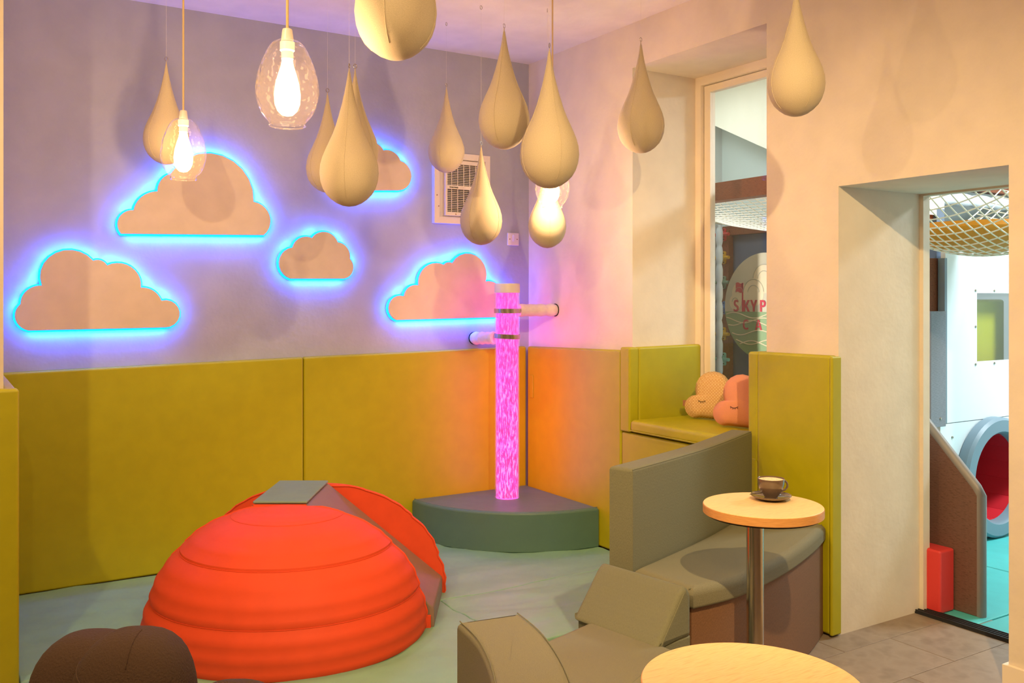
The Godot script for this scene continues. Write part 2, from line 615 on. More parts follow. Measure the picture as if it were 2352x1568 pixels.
	m.span(Vector3(3.925, 0.80, -3.235), Vector3(3.965, 2.785, -3.185))
	m.span(Vector3(3.925, 2.745, -4.045), Vector3(3.965, 2.785, -3.235))
	m.span(Vector3(3.925, 0.80, -4.045), Vector3(3.965, 0.84, -3.235))
	put("glazing_bead", m.commit(), M.window_frame, w)
	m = MB.new()
	m.span(Vector3(3.942, 0.84, -4.045), Vector3(3.948, 2.745, -3.235))
	put("pane", m.commit(), M.pane, w)

# ---------------------------------------------------------------- padded walls, mats and seats
func pad(label: String, c: Vector3, s: Vector3, tops: Vector2, axis: int, group := "lime wall pads of the soft play corner") -> Node3D:
	# the upper edge runs from tops.x at the low end of the axis to tops.y at its high end
	var base := Vector3(c.x, c.y - s.y / 2, c.z)
	var t := thing("wall_pad", label, "wall pad", base, group)
	var m := MB.new()
	m.warp = func(p: Vector3) -> Vector3:
		var k: float = p[axis] / s[axis] + 0.5
		return Vector3(p.x, p.y * (lerpf(tops.x, tops.y, k) - base.y) / s.y, p.z)
	m.rbox(Vector3(0, s.y / 2, 0), s, 0.014, Vector3i(6, 6, 6))
	put("cover", m.commit(), M.lime, t)
	return t

func seam_on(parent: Node, pts: Array, r: float, m: Material, called := "seam", closed := false):
	var k := MB.new()
	k.tube(pts, r, 6, closed)
	put(called, k.commit(), m, parent)

func padding():
	pad("long lime vinyl wall pad under the two leftmost clouds", Vector3(1.034, 0.59, BACK + 0.027), Vector3(1.548, 1.14, 0.05), Vector2(1.135, 1.163), 0)
	pad("lime vinyl wall pad behind the bubble tube under the small cloud", Vector3(2.585, 0.6, BACK + 0.027), Vector3(1.548, 1.16, 0.05), Vector2(1.163, 1.185), 0)
	var rw := pad("lime vinyl pad on the side wall right of the bubble tube", Vector3(SIDE - 0.027, 0.6, -4.69), Vector3(0.05, 1.16, 1.0), Vector2(1.185, 1.205), 2)
	var m := MB.new()
	m.rbox(Vector3(0, 0, 0), Vector3(0.008, 0.15, 0.04), 0.003)
	put("flap", m.commit(), M.lime, rw, Vector3(-0.028, 0.9, -0.44))
	var rv := pad("lime vinyl pad lining the inside of the window recess", Vector3(3.655, 0.985, -4.118), Vector3(0.485, 0.49, 0.05), Vector2(1.225, 1.23), 0)
	m = MB.new()
	m.rbox(Vector3(-0.275, 0.242, -0.02), Vector3(0.07, 0.485, 0.088), 0.012)
	put("corner_wrap", m.commit(), M.lime, rv)
	pad("lime vinyl pad below the window seat cushion", Vector3(SIDE - 0.027, 0.37, -3.6645), Vector3(0.05, 0.7, 1.04), Vector2(0.735, 0.735), 2)
	pad("narrow lime pad edge on the inner side of the pier beside the peach cushion", Vector3(3.64, 0.98, -3.172), Vector3(0.56, 0.54, 0.07), Vector2(1.245, 1.245), 0)
	var pf := pad("tall lime pad on the pier between window seat and doorway", Vector3(SIDE - 0.03, 0.63, -2.925), Vector3(0.055, 1.24, 0.43), Vector2(1.247, 1.25), 2)
	m = MB.new()
	m.rbox(Vector3(0.0, 0.618, 0.222), Vector3(0.065, 1.236, 0.018), 0.008)
	put("edge_welt", m.commit(), M.lime, pf)
	pad("bright lime pad wrapping the end of the return wall", Vector3(-0.17, 0.58, -3.99), Vector3(0.86, 1.16, 0.055), Vector2(1.16, 1.16), 0)
	pad("lime pad along the side of the return wall", Vector3(0.237, 0.58, -4.62), Vector3(0.048, 1.12, 1.18), Vector2(1.15, 1.15), 2)
	# window seat cushion
	var t := thing("window_seat_cushion", "lime vinyl seat cushion in the window recess under the cloud pillows", "seat cushion", Vector3(3.62, 0.742, -3.66))
	m = MB.new()
	m.rbox(Vector3(0, 0.036, 0), Vector3(0.56, 0.072, 0.86), 0.024, Vector3i(4, 0, 4))
	put("cover", m.commit(), M.lime, t)
	m = MB.new()
	m.tube([Vector3(-0.282, 0.012, -0.42), Vector3(-0.282, 0.012, 0.42)], 0.003, 6)
	put("piping", m.commit(), M.lime, t)
	# floor mats
	var noise := FastNoiseLite.new()
	noise.seed = 8
	noise.frequency = 2.0
	noise.fractal_octaves = 3
	var zone := [["wide pale green floor mat lying along the back wall pads", 0.265, 3.355, -5.195, -4.0125], ["pale green floor mat under the red dome", 0.265, 2.0875, -4.01, -2.55], ["pale green floor mat between the red dome and the grey sofa", 2.09, 3.35, -4.01, -3.32]]
	for z in zone:
		var fm := thing("floor_mat", z[0], "floor mat", Vector3((z[1] + z[2]) / 2, 0, (z[3] + z[4]) / 2), "pale green floor mats")
		m = MB.new()
		var off := fm.position
		m.warp = func(p: Vector3) -> Vector3:
			var n := noise.get_noise_2d((p.x + off.x) * 0.8, (p.z + off.z) * 2.6)
			return p + Vector3(0, n * 0.011 * clampf(p.y / 0.02, 0, 1), 0)
		m.rbox(Vector3(0, 0.006, 0), Vector3(z[2] - z[1], 0.03, z[4] - z[3]), 0.006, Vector3i(46, 0, 34))
		put("cover", m.commit(60), M.mat, fm)

func corner_bench():
	var t := thing("corner_bench", "dark sage quarter-round padded bench in the wall corner", "bench", Vector3(3.352, 0.02, -5.192))
	var p := PackedVector2Array()
	p.append(Vector2.ZERO)
	for i in 25:
		var a := PI / 2 * i / 24
		p.append(Vector2(-sin(a) * 0.845, cos(a) * 0.80))
	var m := MB.new()
	m.slab(p, 0.0, 0.235, 0.018, 4, 0.006)
	put("cover", m.commit(), M.bench, t)
	var s := []
	for i in 25:
		var a := PI / 2 * i / 24
		s.append(Vector3(-sin(a) * 0.83, 0.234, cos(a) * 0.785))
	seam_on(t, s, 0.0025, M.bench, "piping")

func bubble_tube():
	var t := thing("bubble_tube", "tall clear bubble tube glowing pink on the corner bench", "bubble tube", Vector3(3.04, 0.256, -4.93))
	# streaming water: emission texture of bright veins
	var n := FastNoiseLite.new()
	n.seed = 21
	n.frequency = 0.03
	n.fractal_octaves = 4
	n.domain_warp_enabled = true
	n.domain_warp_amplitude = 28.0
	n.domain_warp_frequency = 0.02
	var im := Image.create(256, 1024, false, Image.FORMAT_RGB8)
	for y in 1024:
		for x in 256:
			var a := TAU * x / 256.0
			var k := n.get_noise_3d(cos(a) * 190.0, y * 0.8, sin(a) * 190.0) * lerpf(0.7, 2.2, y / 1024.0)
			var c := Color(0.90, 0.30, 0.82)
			if k > 0.0:
				c = c.lerp(Color(1.0, 0.74, 1.0), clampf(k * 1.6, 0, 1))
			else:
				c = c.lerp(Color(0.72, 0.06, 0.48), clampf(-k * 1.5, 0, 1))
			im.set_pixel(x, y, c)
	var wm := mat(Color(0.8, 0.3, 0.7), 0.3)
	wm.emission_enabled = true
	wm.emission_operator = BaseMaterial3D.EMISSION_OP_MULTIPLY
	wm.emission = Color.WHITE
	wm.emission_energy_multiplier = 0.95
	wm.emission_texture = ImageTexture.create_from_image(im)
	for k in 6:
		var st := SurfaceTool.new()
		st.begin(Mesh.PRIMITIVE_TRIANGLES)
		var y0 := 0.004 + k * 0.214
		var y1 := y0 + 0.214
		for j in 32:
			var q := []
			for e in [[j, y0], [j + 1, y0], [j + 1, y1], [j, y1]]:
				var a: float = TAU * e[0] / 32.0
				q.append([Vector3(cos(a) * 0.071, e[1], sin(a) * 0.071), Vector2(e[0] / 32.0, 1.0 - e[1] / 1.29), Vector3(cos(a), 0, sin(a))])
			for i in [0, 1, 2, 0, 2, 3]:
				st.set_normal(q[i][2]); st.set_uv(q[i][1]); st.add_vertex(q[i][0])
		put("water_column", st.commit(), wm, t)
		omni(t, Vector3(0, y0 + 0.107, 0), Color(1.0, 0.34, 0.80), 0.08, 0.065)
	var m := MB.new()
	m.lathe([[0.074, 0.0], [0.079, 0.0], [0.079, 1.29], [0.074, 1.29], [0.074, 0.0]], 40)
	put("acrylic_tube", m.commit(), M.acrylic, t)
	m = MB.new()
	m.lathe([[0.0, 1.285], [0.078, 1.285], [0.081, 1.288], [0.081, 1.338], [0.077, 1.344], [0.0, 1.344]], 40)
	put("cap", m.commit(), M.plastic, t)
	for b in [[1.172, 0.0], [1.012, 0.05]]:
		m = MB.new()
		m.t = Transform3D(Basis(FWD, b[1] * 0.9), Vector3.ZERO) if b[1] > 0.0 else Transform3D()
		m.t.origin = Vector3(0, b[0], 0)
		m.lathe([[0.0815, -0.014], [0.0835, -0.014], [0.0835, 0.014], [0.0815, 0.014], [0.0815, -0.014]], 40)
		put("clamp_band", m.commit(), M.steel, t)
	for a in [[Vector3(0.085, 1.175, 0.0), Vector3(0.366, 1.175, 0.0)], [Vector3(-0.045, 1.0, -0.075), Vector3(-0.062, 0.99, -0.312)]]:
		m = MB.new()
		var path := []
		var rad := []
		for i in 33:
			var k := i / 32.0
			path.append(a[0].lerp(a[1], k))
			rad.append(0.037 + 0.0035 * absf(sin(k * 9.0)) + 0.0025 * sin(k * 23.0))
		m.tube(path, rad, 16)
		var arm := put("padded_arm", m.commit(60), M.wrap, t)
		m = MB.new()
		m.tube([a[1], a[1] + (a[1] - a[0]).normalized() * 0.003], 0.042, 16)
		put("wall_plate", m.commit(), M.dark, arm)

# ---------------------------------------------------------------- red dome set
func half_dome(label: String, at: Vector3, turn: float, R: float, deep: float, H: float, front: bool):
	var t := thing("half_dome", label, "soft play dome", at, "halves of the red soft play dome", turn)
	var rad := func(y: float) -> float: return R * sqrt(maxf(0.0, 1.0 - pow(y / (H * 1.028), 2.25)))
	var prof := []
	var bands := [0.0, 0.19, 0.385, 0.52, H]
	for b in 4:
		for i in 12:
			var k := i / 12.0
			var y := lerpf(bands[b], bands[b + 1], k)
			var bulge := 0.012 * pow(sin(PI * k), 0.5) + 0.003 * sin(TAU * k * 3.0)
			prof.append(Vector2(rad.call(y) + bulge * (1.0 if b < 3 else 0.5), y))
	prof.append(Vector2(rad.call(H), H))
	prof.append(Vector2(0.0, H + 0.012))
	var m := MB.new()
	var p := []
	var seg := 48
	for q in prof:
		var row := []
		for j in seg + 1:
			var a := PI * j / seg
			row.append(Vector3(cos(a) * q.x, q.y, sin(a) * q.x * deep / R))
		# flat back, stitched to the rim
		p.append(row)
	m.grid(p)
	for i in p.size() - 1:
		var a: Vector3 = p[i][0]
		var b: Vector3 = p[i][seg]
		var c: Vector3 = p[i + 1][seg]
		var d: Vector3 = p[i + 1][0]
		m.quad(a, b, c, d)
	m.quad(p[0][0], p[0][seg], p[0][seg], p[0][0])
	for j in seg:
		m.tri(Vector3.ZERO, p[0][j + 1], p[0][j])
	put("cover", m.commit(35), M.red, t)
	for y in [0.19, 0.385, 0.52]:
		var s := []
		for j in seg + 1:
			var a := PI * j / seg
			s.append(Vector3(cos(a) * (rad.call(y) + 0.001), y, sin(a) * (rad.call(y) + 0.001) * deep / R))
		seam_on(t, s, 0.0019, M.red)
	var rim := []
	for i in range(0, p.size() - 1):
		rim.append(p[i][0])
	for i in range(p.size() - 2, -1, -1):
		rim.append(p[i][seg])
	seam_on(t, rim, 0.005, M.red, "piping")

func dome_set():
	var yaw := atan2(-FWD.x, -FWD.z)   # local -Z = away from the viewer side
	var c := FWD * 4.13 - RGT * 1.005
	half_dome("large red ribbed vinyl half dome in front of the taupe ramp block", Vector3(c.x, 0.02, c.z), yaw, 0.612, 0.585, 0.548, true)
	var c2 := FWD * 4.63 - RGT * 0.975
	half_dome("red vinyl half dome behind the taupe ramp block by the wall pad", Vector3(c2.x, 0.02, c2.z), yaw + PI, 0.63, 0.33, 0.54, false)
	# ramp block between the halves
	var t := thing("ramp_block", "taupe vinyl ramp block with a sage top between two red half domes", "soft play block", Vector3(c.x, 0.02, c.z), "", yaw)
	# local +x right, -z away
	var prof := [Vector2(-0.57, 0.0), Vector2(0.655, 0.0), Vector2(0.655, 0.09), Vector2(0.08, 0.558), Vector2(-0.16, 0.558), Vector2(-0.57, 0.10)]
	var m := MB.new()
	m.t = Transform3D(Basis(Vector3.RIGHT, Vector3.BACK, Vector3.UP), Vector3(0, 0, -0.485))
	m.slab(rounded(prof, 0.012, 3), 0.0, 0.475, 0.006, 2)
	put("body", m.commit(), M.taupe, t)
	m = MB.new()
	m.rbox(Vector3(-0.04, 0.566, -0.245), Vector3(0.245, 0.012, 0.48), 0.005)
	put("top_cover", m.commit(), M.sage, t)
	m = MB.new()
	m.rbox(Vector3(-0.04, 0.539, -0.005), Vector3(0.24, 0.038, 0.012), 0.004)
	put("front_welt", m.commit(), M.red, t)
	m = MB.new()
	m.rbox(Vector3(0.62, 0.03, -0.008), Vector3(0.04, 0.06, 0.014), 0.004)
	put("corner_tab", m.commit(), M.red, t)

# ---------------------------------------------------------------- sofas
func strip_poly(line: Array, half: float) -> Array:
	var l := []
	var r := []
	for i in line.size():
		var a: Vector2 = line[max(i - 1, 0)]
		var b: Vector2 = line[min(i + 1, line.size() - 1)]
		var n := (b - a).normalized().orthogonal()
		l.append(line[i] + n * half)
		r.append(line[i] - n * half)
	r.reverse()
	return l + r

func sofas():
	# curved bench sofa against the pier
	var t := thing("curved_sofa", "grey-green woven sofa with curved back built against the lime pier", "sofa", Vector3(2.2, 0, -2.7))
	t.position = Vector3.ZERO
	var back := smooth_line([Vector2(2.178, -2.715), Vector2(2.42, -2.80), Vector2(2.75, -2.925), Vector2(3.05, -3.065), Vector2(3.30, -3.19)], 5)
	var bp := strip_poly(back, 0.052)
	var m := MB.new()
	var pol := PackedVector2Array(bp)
	m.slab(pol, 0.0, 0.868, 0.014, 3, 0.002)
	put("backrest", m.commit(), M.sofa, t)
	var half := bp.size() / 2
	var top := []
	for i in half:
		top.append(Vector3(bp[bp.size() - 1 - i].x, 0.866, bp[bp.size() - 1 - i].y))
	top.reverse()
	var line_a := []
	for i in half:
		var q: Vector2 = back[i]
		var a: Vector2 = back[max(i - 1, 0)]
		var b: Vector2 = back[min(i + 1, half - 1)]
		var nn := (b - a).normalized().orthogonal()
		var f := q + nn * 0.049 if nn.y > 0 else q - nn * 0.049
		line_a.append(Vector3(f.x, 0.864, f.y))
	seam_on(t, line_a, 0.0018, M.sofa)
	var lead: Vector3 = line_a[0]
	seam_on(t, [Vector3(lead.x + 0.002, 0.02, lead.z), Vector3(lead.x + 0.001, 0.86, lead.z)], 0.0018, M.sofa)
	# seat
	var edge := smooth_line([Vector2(2.215, -2.365), Vector2(2.45, -2.375), Vector2(2.80, -2.475), Vector2(3.13, -2.615), Vector2(3.348, -2.73)], 5)
	var rear := []
	for i in back.size():
		var q2: Vector2 = back[back.size() - 1 - i]
		rear.append(q2 + Vector2(0.02, 0.05))
	rear[rear.size() - 1] = Vector2(2.19, -2.66)
	rear[0] = Vector2(3.35, -3.12)
	m = MB.new()
	m.slab(PackedVector2Array(edge + rear), 0.425, 0.50, 0.03, 4, 0.012)
	put("seat_cushion", m.commit(), M.sofa_seat, t)
	var fl := []
	for q in edge:
		fl.append(Vector3(q.x, 0.493, q.y - 0.022))
	seam_on(t, fl, 0.0018, M.sofa)
	m = MB.new()
	var base := []
	for q in edge:
		base.append(q + Vector2(0.012, -0.022))
	m.slab(PackedVector2Array(base + rear), 0.004, 0.43, 0.004, 1)
	put("base", m.commit(), M.wood_cloth, t)
	# small sofa in the foreground: seat, wedge back, curved arm
	var s := thing("small_sofa", "grey-green woven low seat with wedge cushion and thick curved arm beside the near table", "sofa")
	m = MB.new()
	var seat := [Vector2(1.32, -2.38), Vector2(1.45, -2.50), Vector2(1.72, -2.57), Vector2(2.03, -2.66), Vector2(2.06, -2.24), Vector2(1.86, -2.17), Vector2(1.62, -2.03), Vector2(1.30, -1.72), Vector2(1.22, -1.95)]
	m.slab(rounded(seat, 0.03), 0.26, 0.35, 0.025, 3, 0.01)
	put("seat_cushion", m.commit(), M.sofa_seat, s)
	var fr := []
	for q in smooth_line([Vector2(2.05, -2.262), Vector2(1.86, -2.195), Vector2(1.62, -2.055), Vector2(1.32, -1.76)], 5):
		fr.append(Vector3(q.x, 0.349, q.y))
	seam_on(s, fr, 0.0018, M.sofa)
	m = MB.new()
	m.slab(rounded(seat, 0.03), 0.004, 0.27, 0.004, 1)
	put("base", m.commit(), M.sofa, s)
	# wedge: triangular section, running along the sofa's end
	m = MB.new()
	var a0 := Vector3(2.165, 0.0, -2.345)
	var a1 := Vector3(2.10, 0.0, -2.735)
	var dir := (a1 - a0).normalized()
	var out := Vector3(dir.z, 0, -dir.x)
	if out.x > 0: out = -out
	m.t = Transform3D(Basis(out, dir, Vector3.UP), a0 + Vector3(0, 0.34, 0))
	var wedge := [Vector2(0.16, 0.0), Vector2(-0.03, 0.0), Vector2(-0.03, 0.155), Vector2(0.0, 0.182), Vector2(0.025, 0.165)]
	m.slab(rounded(wedge, 0.02, 4), 0.0, (a1 - a0).length(), 0.02, 3)
	put("wedge_cushion", m.commit(55), M.sofa, s)
	m = MB.new()
	m.t = Transform3D(Basis(out, dir, Vector3.UP), a0 + Vector3(0, 0.0, 0))
	m.slab(PackedVector2Array([Vector2(0.13, 0.0), Vector2(-0.028, 0.0), Vector2(-0.028, 0.345), Vector2(0.13, 0.345)]), 0.004, (a1 - a0).length() - 0.004, 0.004, 1)
	put("wedge_support", m.commit(), M.sofa, s)
	seam_on(s, [a0 + Vector3(0, 0.50, 0) + out * 0.012 - dir * 0.0, a0 + Vector3(0, 0.35, 0) + out * 0.135], 0.0018, M.sofa)
	# arm
	var arm := smooth_line([Vector2(1.318, -2.235), Vector2(1.285, -2.06), Vector2(1.195, -1.83), Vector2(1.06, -1.60), Vector2(0.88, -1.42)], 6)
	m = MB.new()
	m.slab(PackedVector2Array(strip_poly(arm, 0.095)), 0.004, 0.605, 0.022, 4, 0.004)
	put("arm", m.commit(), M.sofa_seat, s)
	for sd in [-1.0, 1.0]:
		var sm := []
		for i in arm.size():
			var aa: Vector2 = arm[max(i - 1, 0)]
			var bb: Vector2 = arm[min(i + 1, arm.size() - 1)]
			var nn2: Vector2 = (bb - aa).normalized().orthogonal() * 0.087 * sd
			sm.append(Vector3(arm[i].x + nn2.x, 0.6035, arm[i].y + nn2.y))
		seam_on(s, sm, 0.0018, M.sofa)

# ---------------------------------------------------------------- tables and what stands on them
func tables():
	for a in [["round birch cafe table on a steel pole with a coffee cup on it", FWD * 3.15 + RGT * (576.0 * 3.15 / 2110.0)], ["round birch cafe table with an empty top in front of the small sofa", FWD * 1.684 + RGT * (551.0 * 1.684 / 2110.0)]]:
		var p: Vector3 = a[1]
		var t := thing("cafe_table", a[0], "table", Vector3(p.x, 0, p.z), "round birch cafe tables")
		var m := MB.new()
		m.lathe([[0.0, 0.793], [0.1985, 0.793], [0.2, 0.7945], [0.2, 0.796], [0.199, 0.797], [0.0, 0.797]], 72)
		put("table_top", m.commit(), M.birch, t)
		m = MB.new()
		m.lathe([[0.1, 0.766], [0.199, 0.766], [0.2015, 0.768], [0.2015, 0.7935], [0.1, 0.7935]], 72)
		put("edge_band", m.commit(), M.birch_edge, t)
		m = MB.new()
		m.lathe([[0.0, 0.766], [0.19, 0.766], [0.19, 0.760], [0.0, 0.760]], 40)
		put("underside", m.commit(), M.dark, t)
		m = MB.new()
		var off := Vector3(-0.022, 0, -0.014) if a[0].contains("coffee") else Vector3.ZERO
		m.t = Transform3D(Basis(), off)
		m.lathe([[0.0, 0.012], [0.029, 0.012], [0.029, 0.760], [0.0, 0.760]], 32)
		put("pole", m.commit(), M.steel, t)
		m = MB.new()
		m.t = Transform3D(Basis(), off)
		m.lathe([[0.0, 0.0], [0.165, 0.0], [0.168, 0.004], [0.165, 0.009], [0.06, 0.014], [0.034, 0.022], [0.029, 0.03], [0.0, 0.03]], 48)
		put("foot_plate", m.commit(), M.steel, t)
	# cup, saucer and spoon on the far table
	var c := FWD * 3.225 + RGT * (595.0 * 3.225 / 2110.0)
	var sc := thing("saucer", "dark glazed saucer under the coffee cup", "saucer", Vector3(c.x, 0.797, c.z))
	var m2 := MB.new()
	m2.lathe([[0.0, 0.0], [0.038, 0.0], [0.042, 0.004], [0.062, 0.010], [0.070, 0.0165], [0.0695, 0.0185], [0.060, 0.013], [0.036, 0.0075], [0.0, 0.0075]], 48)
	put("dish", m2.commit(50), M.stone_cup, sc)
	var cu := thing("coffee_cup", "dark glazed cup filled with milky coffee on its saucer", "cup", Vector3(c.x, 0.805, c.z))
	m2 = MB.new()
	m2.lathe([[0.0, 0.0], [0.022, 0.0], [0.0225, 0.003], [0.030, 0.014], [0.041, 0.032], [0.0455, 0.05], [0.0465, 0.066], [0.0455, 0.0675], [0.0440, 0.066], [0.0425, 0.05], [0.038, 0.032], [0.026, 0.014], [0.0, 0.009]], 48)
	put("bowl", m2.commit(50), M.stone_cup, cu)
	m2 = MB.new()
	var h := []
	for i in 13:
		var a := -PI * 0.52 + PI * 1.04 * i / 12.0
		h.append(Vector3(0.041 + cos(a) * 0.021, 0.041 + sin(a) * 0.0185, 0))
	m2.t = Transform3D(Basis(Vector3.UP, 0.18 + atan2(-RGT.z, RGT.x)), Vector3.ZERO)
	m2.tube(h, 0.0035, 8)
	put("handle", m2.commit(60), M.stone_cup, cu)
	m2 = MB.new()
	m2.lathe([[0.0, 0.060], [0.0438, 0.060], [0.0440, 0.0625], [0.036, 0.0645], [0.0, 0.0652]], 40)
	put("coffee", m2.commit(60), M.foam, cu)
	m2 = MB.new()
	m2.tube([Vector3(0, 0, 0), Vector3(0.05, 0.003, 0), Vector3(0.085, 0.006, 0)], [0.0014, 0.0018, 0.0026], 6)
	m2.t = Transform3D()
	var sp := one("teaspoon", m2, M.steel, "small steel teaspoon lying on the saucer rim", "spoon")
	var sq := c - RGT * 0.075 + FWD * 0.0
	sp.position = Vector3(sq.x, 0.8165, sq.z)
	sp.rotation.y = atan2(-RGT.z, RGT.x) + 0.25

func superball(c: Vector3, r: Vector3, e := 2.4) -> MB:
	var m := MB.new()
	var p := []
	for i in 25:
		var la := -PI / 2 + PI * i / 24
		var row := []
		for j in 40:
			var lo := TAU * j / 40
			var d := Vector3(cos(la) * cos(lo), sin(la), cos(la) * sin(lo))
			var k := pow(pow(absf(d.x), e) + pow(absf(d.y), e) + pow(absf(d.z), e), -1.0 / e)
			row.append(c + d * k * r)
		p.append(row)
	m.grid(p, true)
	return m

func pouf():
	var t := thing("felt_armchair", "dark brown felt pouf chair of plump rounded lobes in front of the red dome", "pouf", Vector3(0.47, 0.0, -2.88))
	t.rotation.y = atan2(-RGT.z, RGT.x)     # local x across the view, -z away
	for a in [[Vector3(0.02, 0.27, 0.0), Vector3(0.172, 0.262, 0.15)], [Vector3(-0.165, 0.235, -0.13), Vector3(0.177, 0.242, 0.15)], [Vector3(0.31, 0.19, 0.02), Vector3(0.155, 0.188, 0.15)], [Vector3(0.14, 0.14, 0.17), Vector3(0.25, 0.14, 0.18)]]:
		put("lobe", superball(a[0], a[1], 2.7).commit(60), M.felt, t)
	# stitched seams over the front lobe
	var c := Vector3(0.02, 0.27, 0.0)
	var r := Vector3(0.172, 0.262, 0.15)
	var e := 2.7
	for k in 2:
		var s := []
		for i in 25:
			var d: Vector3
			if k == 0:
				var a := lerpf(0.05, PI - 0.05, i / 24.0)
				d = Vector3(-cos(a), 0.62 - 0.28 * sin((a - 0.4)) + 0.16 * cos(a), sin(a)).normalized()
			else:
				var a := lerpf(0.75, PI / 2, i / 24.0)
				d = Vector3(0.12, sin(a), cos(a)).normalized()
			var q := pow(pow(absf(d.x), e) + pow(absf(d.y), e) + pow(absf(d.z), e), -1.0 / e)
			s.append(c + d * q * (r + Vector3.ONE * 0.0005))
		seam_on(t, s, 0.0022, M.felt)

# ---------------------------------------------------------------- clouds on the wall
func clouds():
	var data := [
		["wide cloud with a notched top, beside the return wall", [[0.383, 1.343, 0.322, 1.425, 0.347, 1.477], [0.347, 1.477, 0.372, 1.542, 0.442, 1.571], [0.442, 1.571, 0.550, 1.753, 0.681, 1.702], [0.681, 1.702, 0.716, 1.705, 0.748, 1.679], [0.748, 1.679, 0.874, 1.667, 0.915, 1.564], [0.915, 1.564, 0.977, 1.548, 1.019, 1.494], [1.019, 1.494, 1.114, 1.413, 1.039, 1.348]]],
		["large tall cloud behind the smaller-looking pendant lamp", [[0.816, 1.846, 0.801, 1.918, 0.878, 1.975], [0.878, 1.975, 0.917, 2.047, 0.999, 2.082], [0.999, 2.082, 1.017, 2.144, 1.068, 2.183], [1.068, 2.183, 1.305, 2.309, 1.518, 2.055], [1.518, 2.055, 1.614, 1.968, 1.576, 1.867]]],
		["smallest whole cloud between the two wide clouds and the vent", [[1.734, 1.620, 1.664, 1.714, 1.744, 1.802], [1.744, 1.802, 1.796, 1.862, 1.862, 1.862], [1.862, 1.862, 1.937, 1.901, 2.022, 1.842], [2.022, 1.842, 2.085, 1.807, 2.099, 1.745], [2.099, 1.745, 2.121, 1.682, 2.055, 1.624]]],
		["cloud half hidden behind a pair of hanging drops", [[2.060, 2.153, 2.000, 2.220, 2.060, 2.294], [2.060, 2.294, 2.088, 2.370, 2.149, 2.388], [2.149, 2.388, 2.228, 2.461, 2.318, 2.416], [2.318, 2.416, 2.382, 2.413, 2.432, 2.361], [2.432, 2.361, 2.506, 2.288, 2.423, 2.176]]],
		["wide cloud partly behind the pink bubble tube", [[2.405, 1.372, 2.352, 1.445, 2.456, 1.520], [2.456, 1.520, 2.485, 1.572, 2.555, 1.589], [2.555, 1.589, 2.600, 1.701, 2.736, 1.721], [2.736, 1.721, 2.765, 1.738, 2.796, 1.733], [2.796, 1.733, 2.953, 1.793, 3.045, 1.618], [3.045, 1.618, 3.145, 1.593, 3.186, 1.516], [3.186, 1.516, 3.251, 1.440, 3.193, 1.383]]],
	]
	for d in data:
		var pts := []
		for a in d[1]:
			pts.append_array(arc3(Vector2(a[0], a[1]), Vector2(a[2], a[3]), Vector2(a[4], a[5]), 10))
		var e: Array = d[1][-1]
		pts.append(Vector2(e[4], e[5]))
		var mid := Vector2.ZERO
		for p in pts:
			mid += p
		mid /= pts.size()
		var t := thing("cloud_light", "blue-lit pale %s" % d[0], "wall light", Vector3(mid.x, mid.y, BACK), "backlit clouds on the grey wall")
		var loc := PackedVector2Array()
		for p in pts:
			loc.append(p - mid)
		if Geometry2D.is_polygon_clockwise(loc):
			loc.reverse()
		var m := MB.new()
		m.t = upright(Vector3.ZERO, Vector3.RIGHT, Vector3.BACK)
		m.slab(loc, 0.034, 0.046, 0.0015, 1)
		put("board", m.commit(), M.cloud, t)
		# strip light round the back of the board
		var ring := Geometry2D.offset_polygon(loc, 0.002, Geometry2D.JOIN_ROUND)[0]
		var inner := Geometry2D.offset_polygon(loc, -0.012, Geometry2D.JOIN_ROUND)
		m = MB.new()
		var path := []
		for q in ring:
			path.append(Vector3(q.x, q.y, 0.023))
		m.tube(path, 0.0075, 6, true)
		put("led_strip", m.commit(), M.led, t)
		# the light it throws, in short straight lengths
		var total := 0.0
		for i in ring.size():
			total += ring[i].distance_to(ring[(i + 1) % ring.size()])
		var n := int(ceil(total / 0.06))
		var step := total / n
		var marks := []
		var run := 0.0
		var next := 0.0
		for i in ring.size():
			var a := ring[i]
			var b := ring[(i + 1) % ring.size()]
			var l := a.distance_to(b)
			while next <= run + l + 1e-6 and marks.size() < n:
				marks.append(a.lerp(b, (next - run) / maxf(l, 1e-6)))
				next += step
			run += l
		for i in marks.size():
			var a: Vector2 = marks[i]
			var b: Vector2 = marks[(i + 1) % marks.size()]
			var dd := (b - a)
			var nn := Vector2(dd.y, -dd.x).normalized()
			var cc := (a + b) / 2.0 + nn * 0.009
			area(t, Vector3(cc.x, cc.y, 0.024), Vector3(nn.x, nn.y, -0.8), Vector2(dd.length(), 0.014), Color(0.05, 0.38, 1.0), 0.10 * dd.length() / 0.15, Vector3(dd.x, dd.y, 0))

# ---------------------------------------------------------------- hanging drops and lamps
func drop_profile() -> Array:
	var k := [[0.0, 0.012], [0.03, 0.026], [0.11, 0.09], [0.19, 0.165], [0.266, 0.25], [0.34, 0.345], [0.417, 0.455], [0.475, 0.555], [0.53, 0.67], [0.59, 0.80], [0.645, 0.905], [0.70, 0.975], [0.76, 1.0], [0.82, 0.965], [0.87, 0.885], [0.91, 0.775], [0.948, 0.60], [0.975, 0.42], [0.992, 0.23], [1.0, 0.0]]
	return k

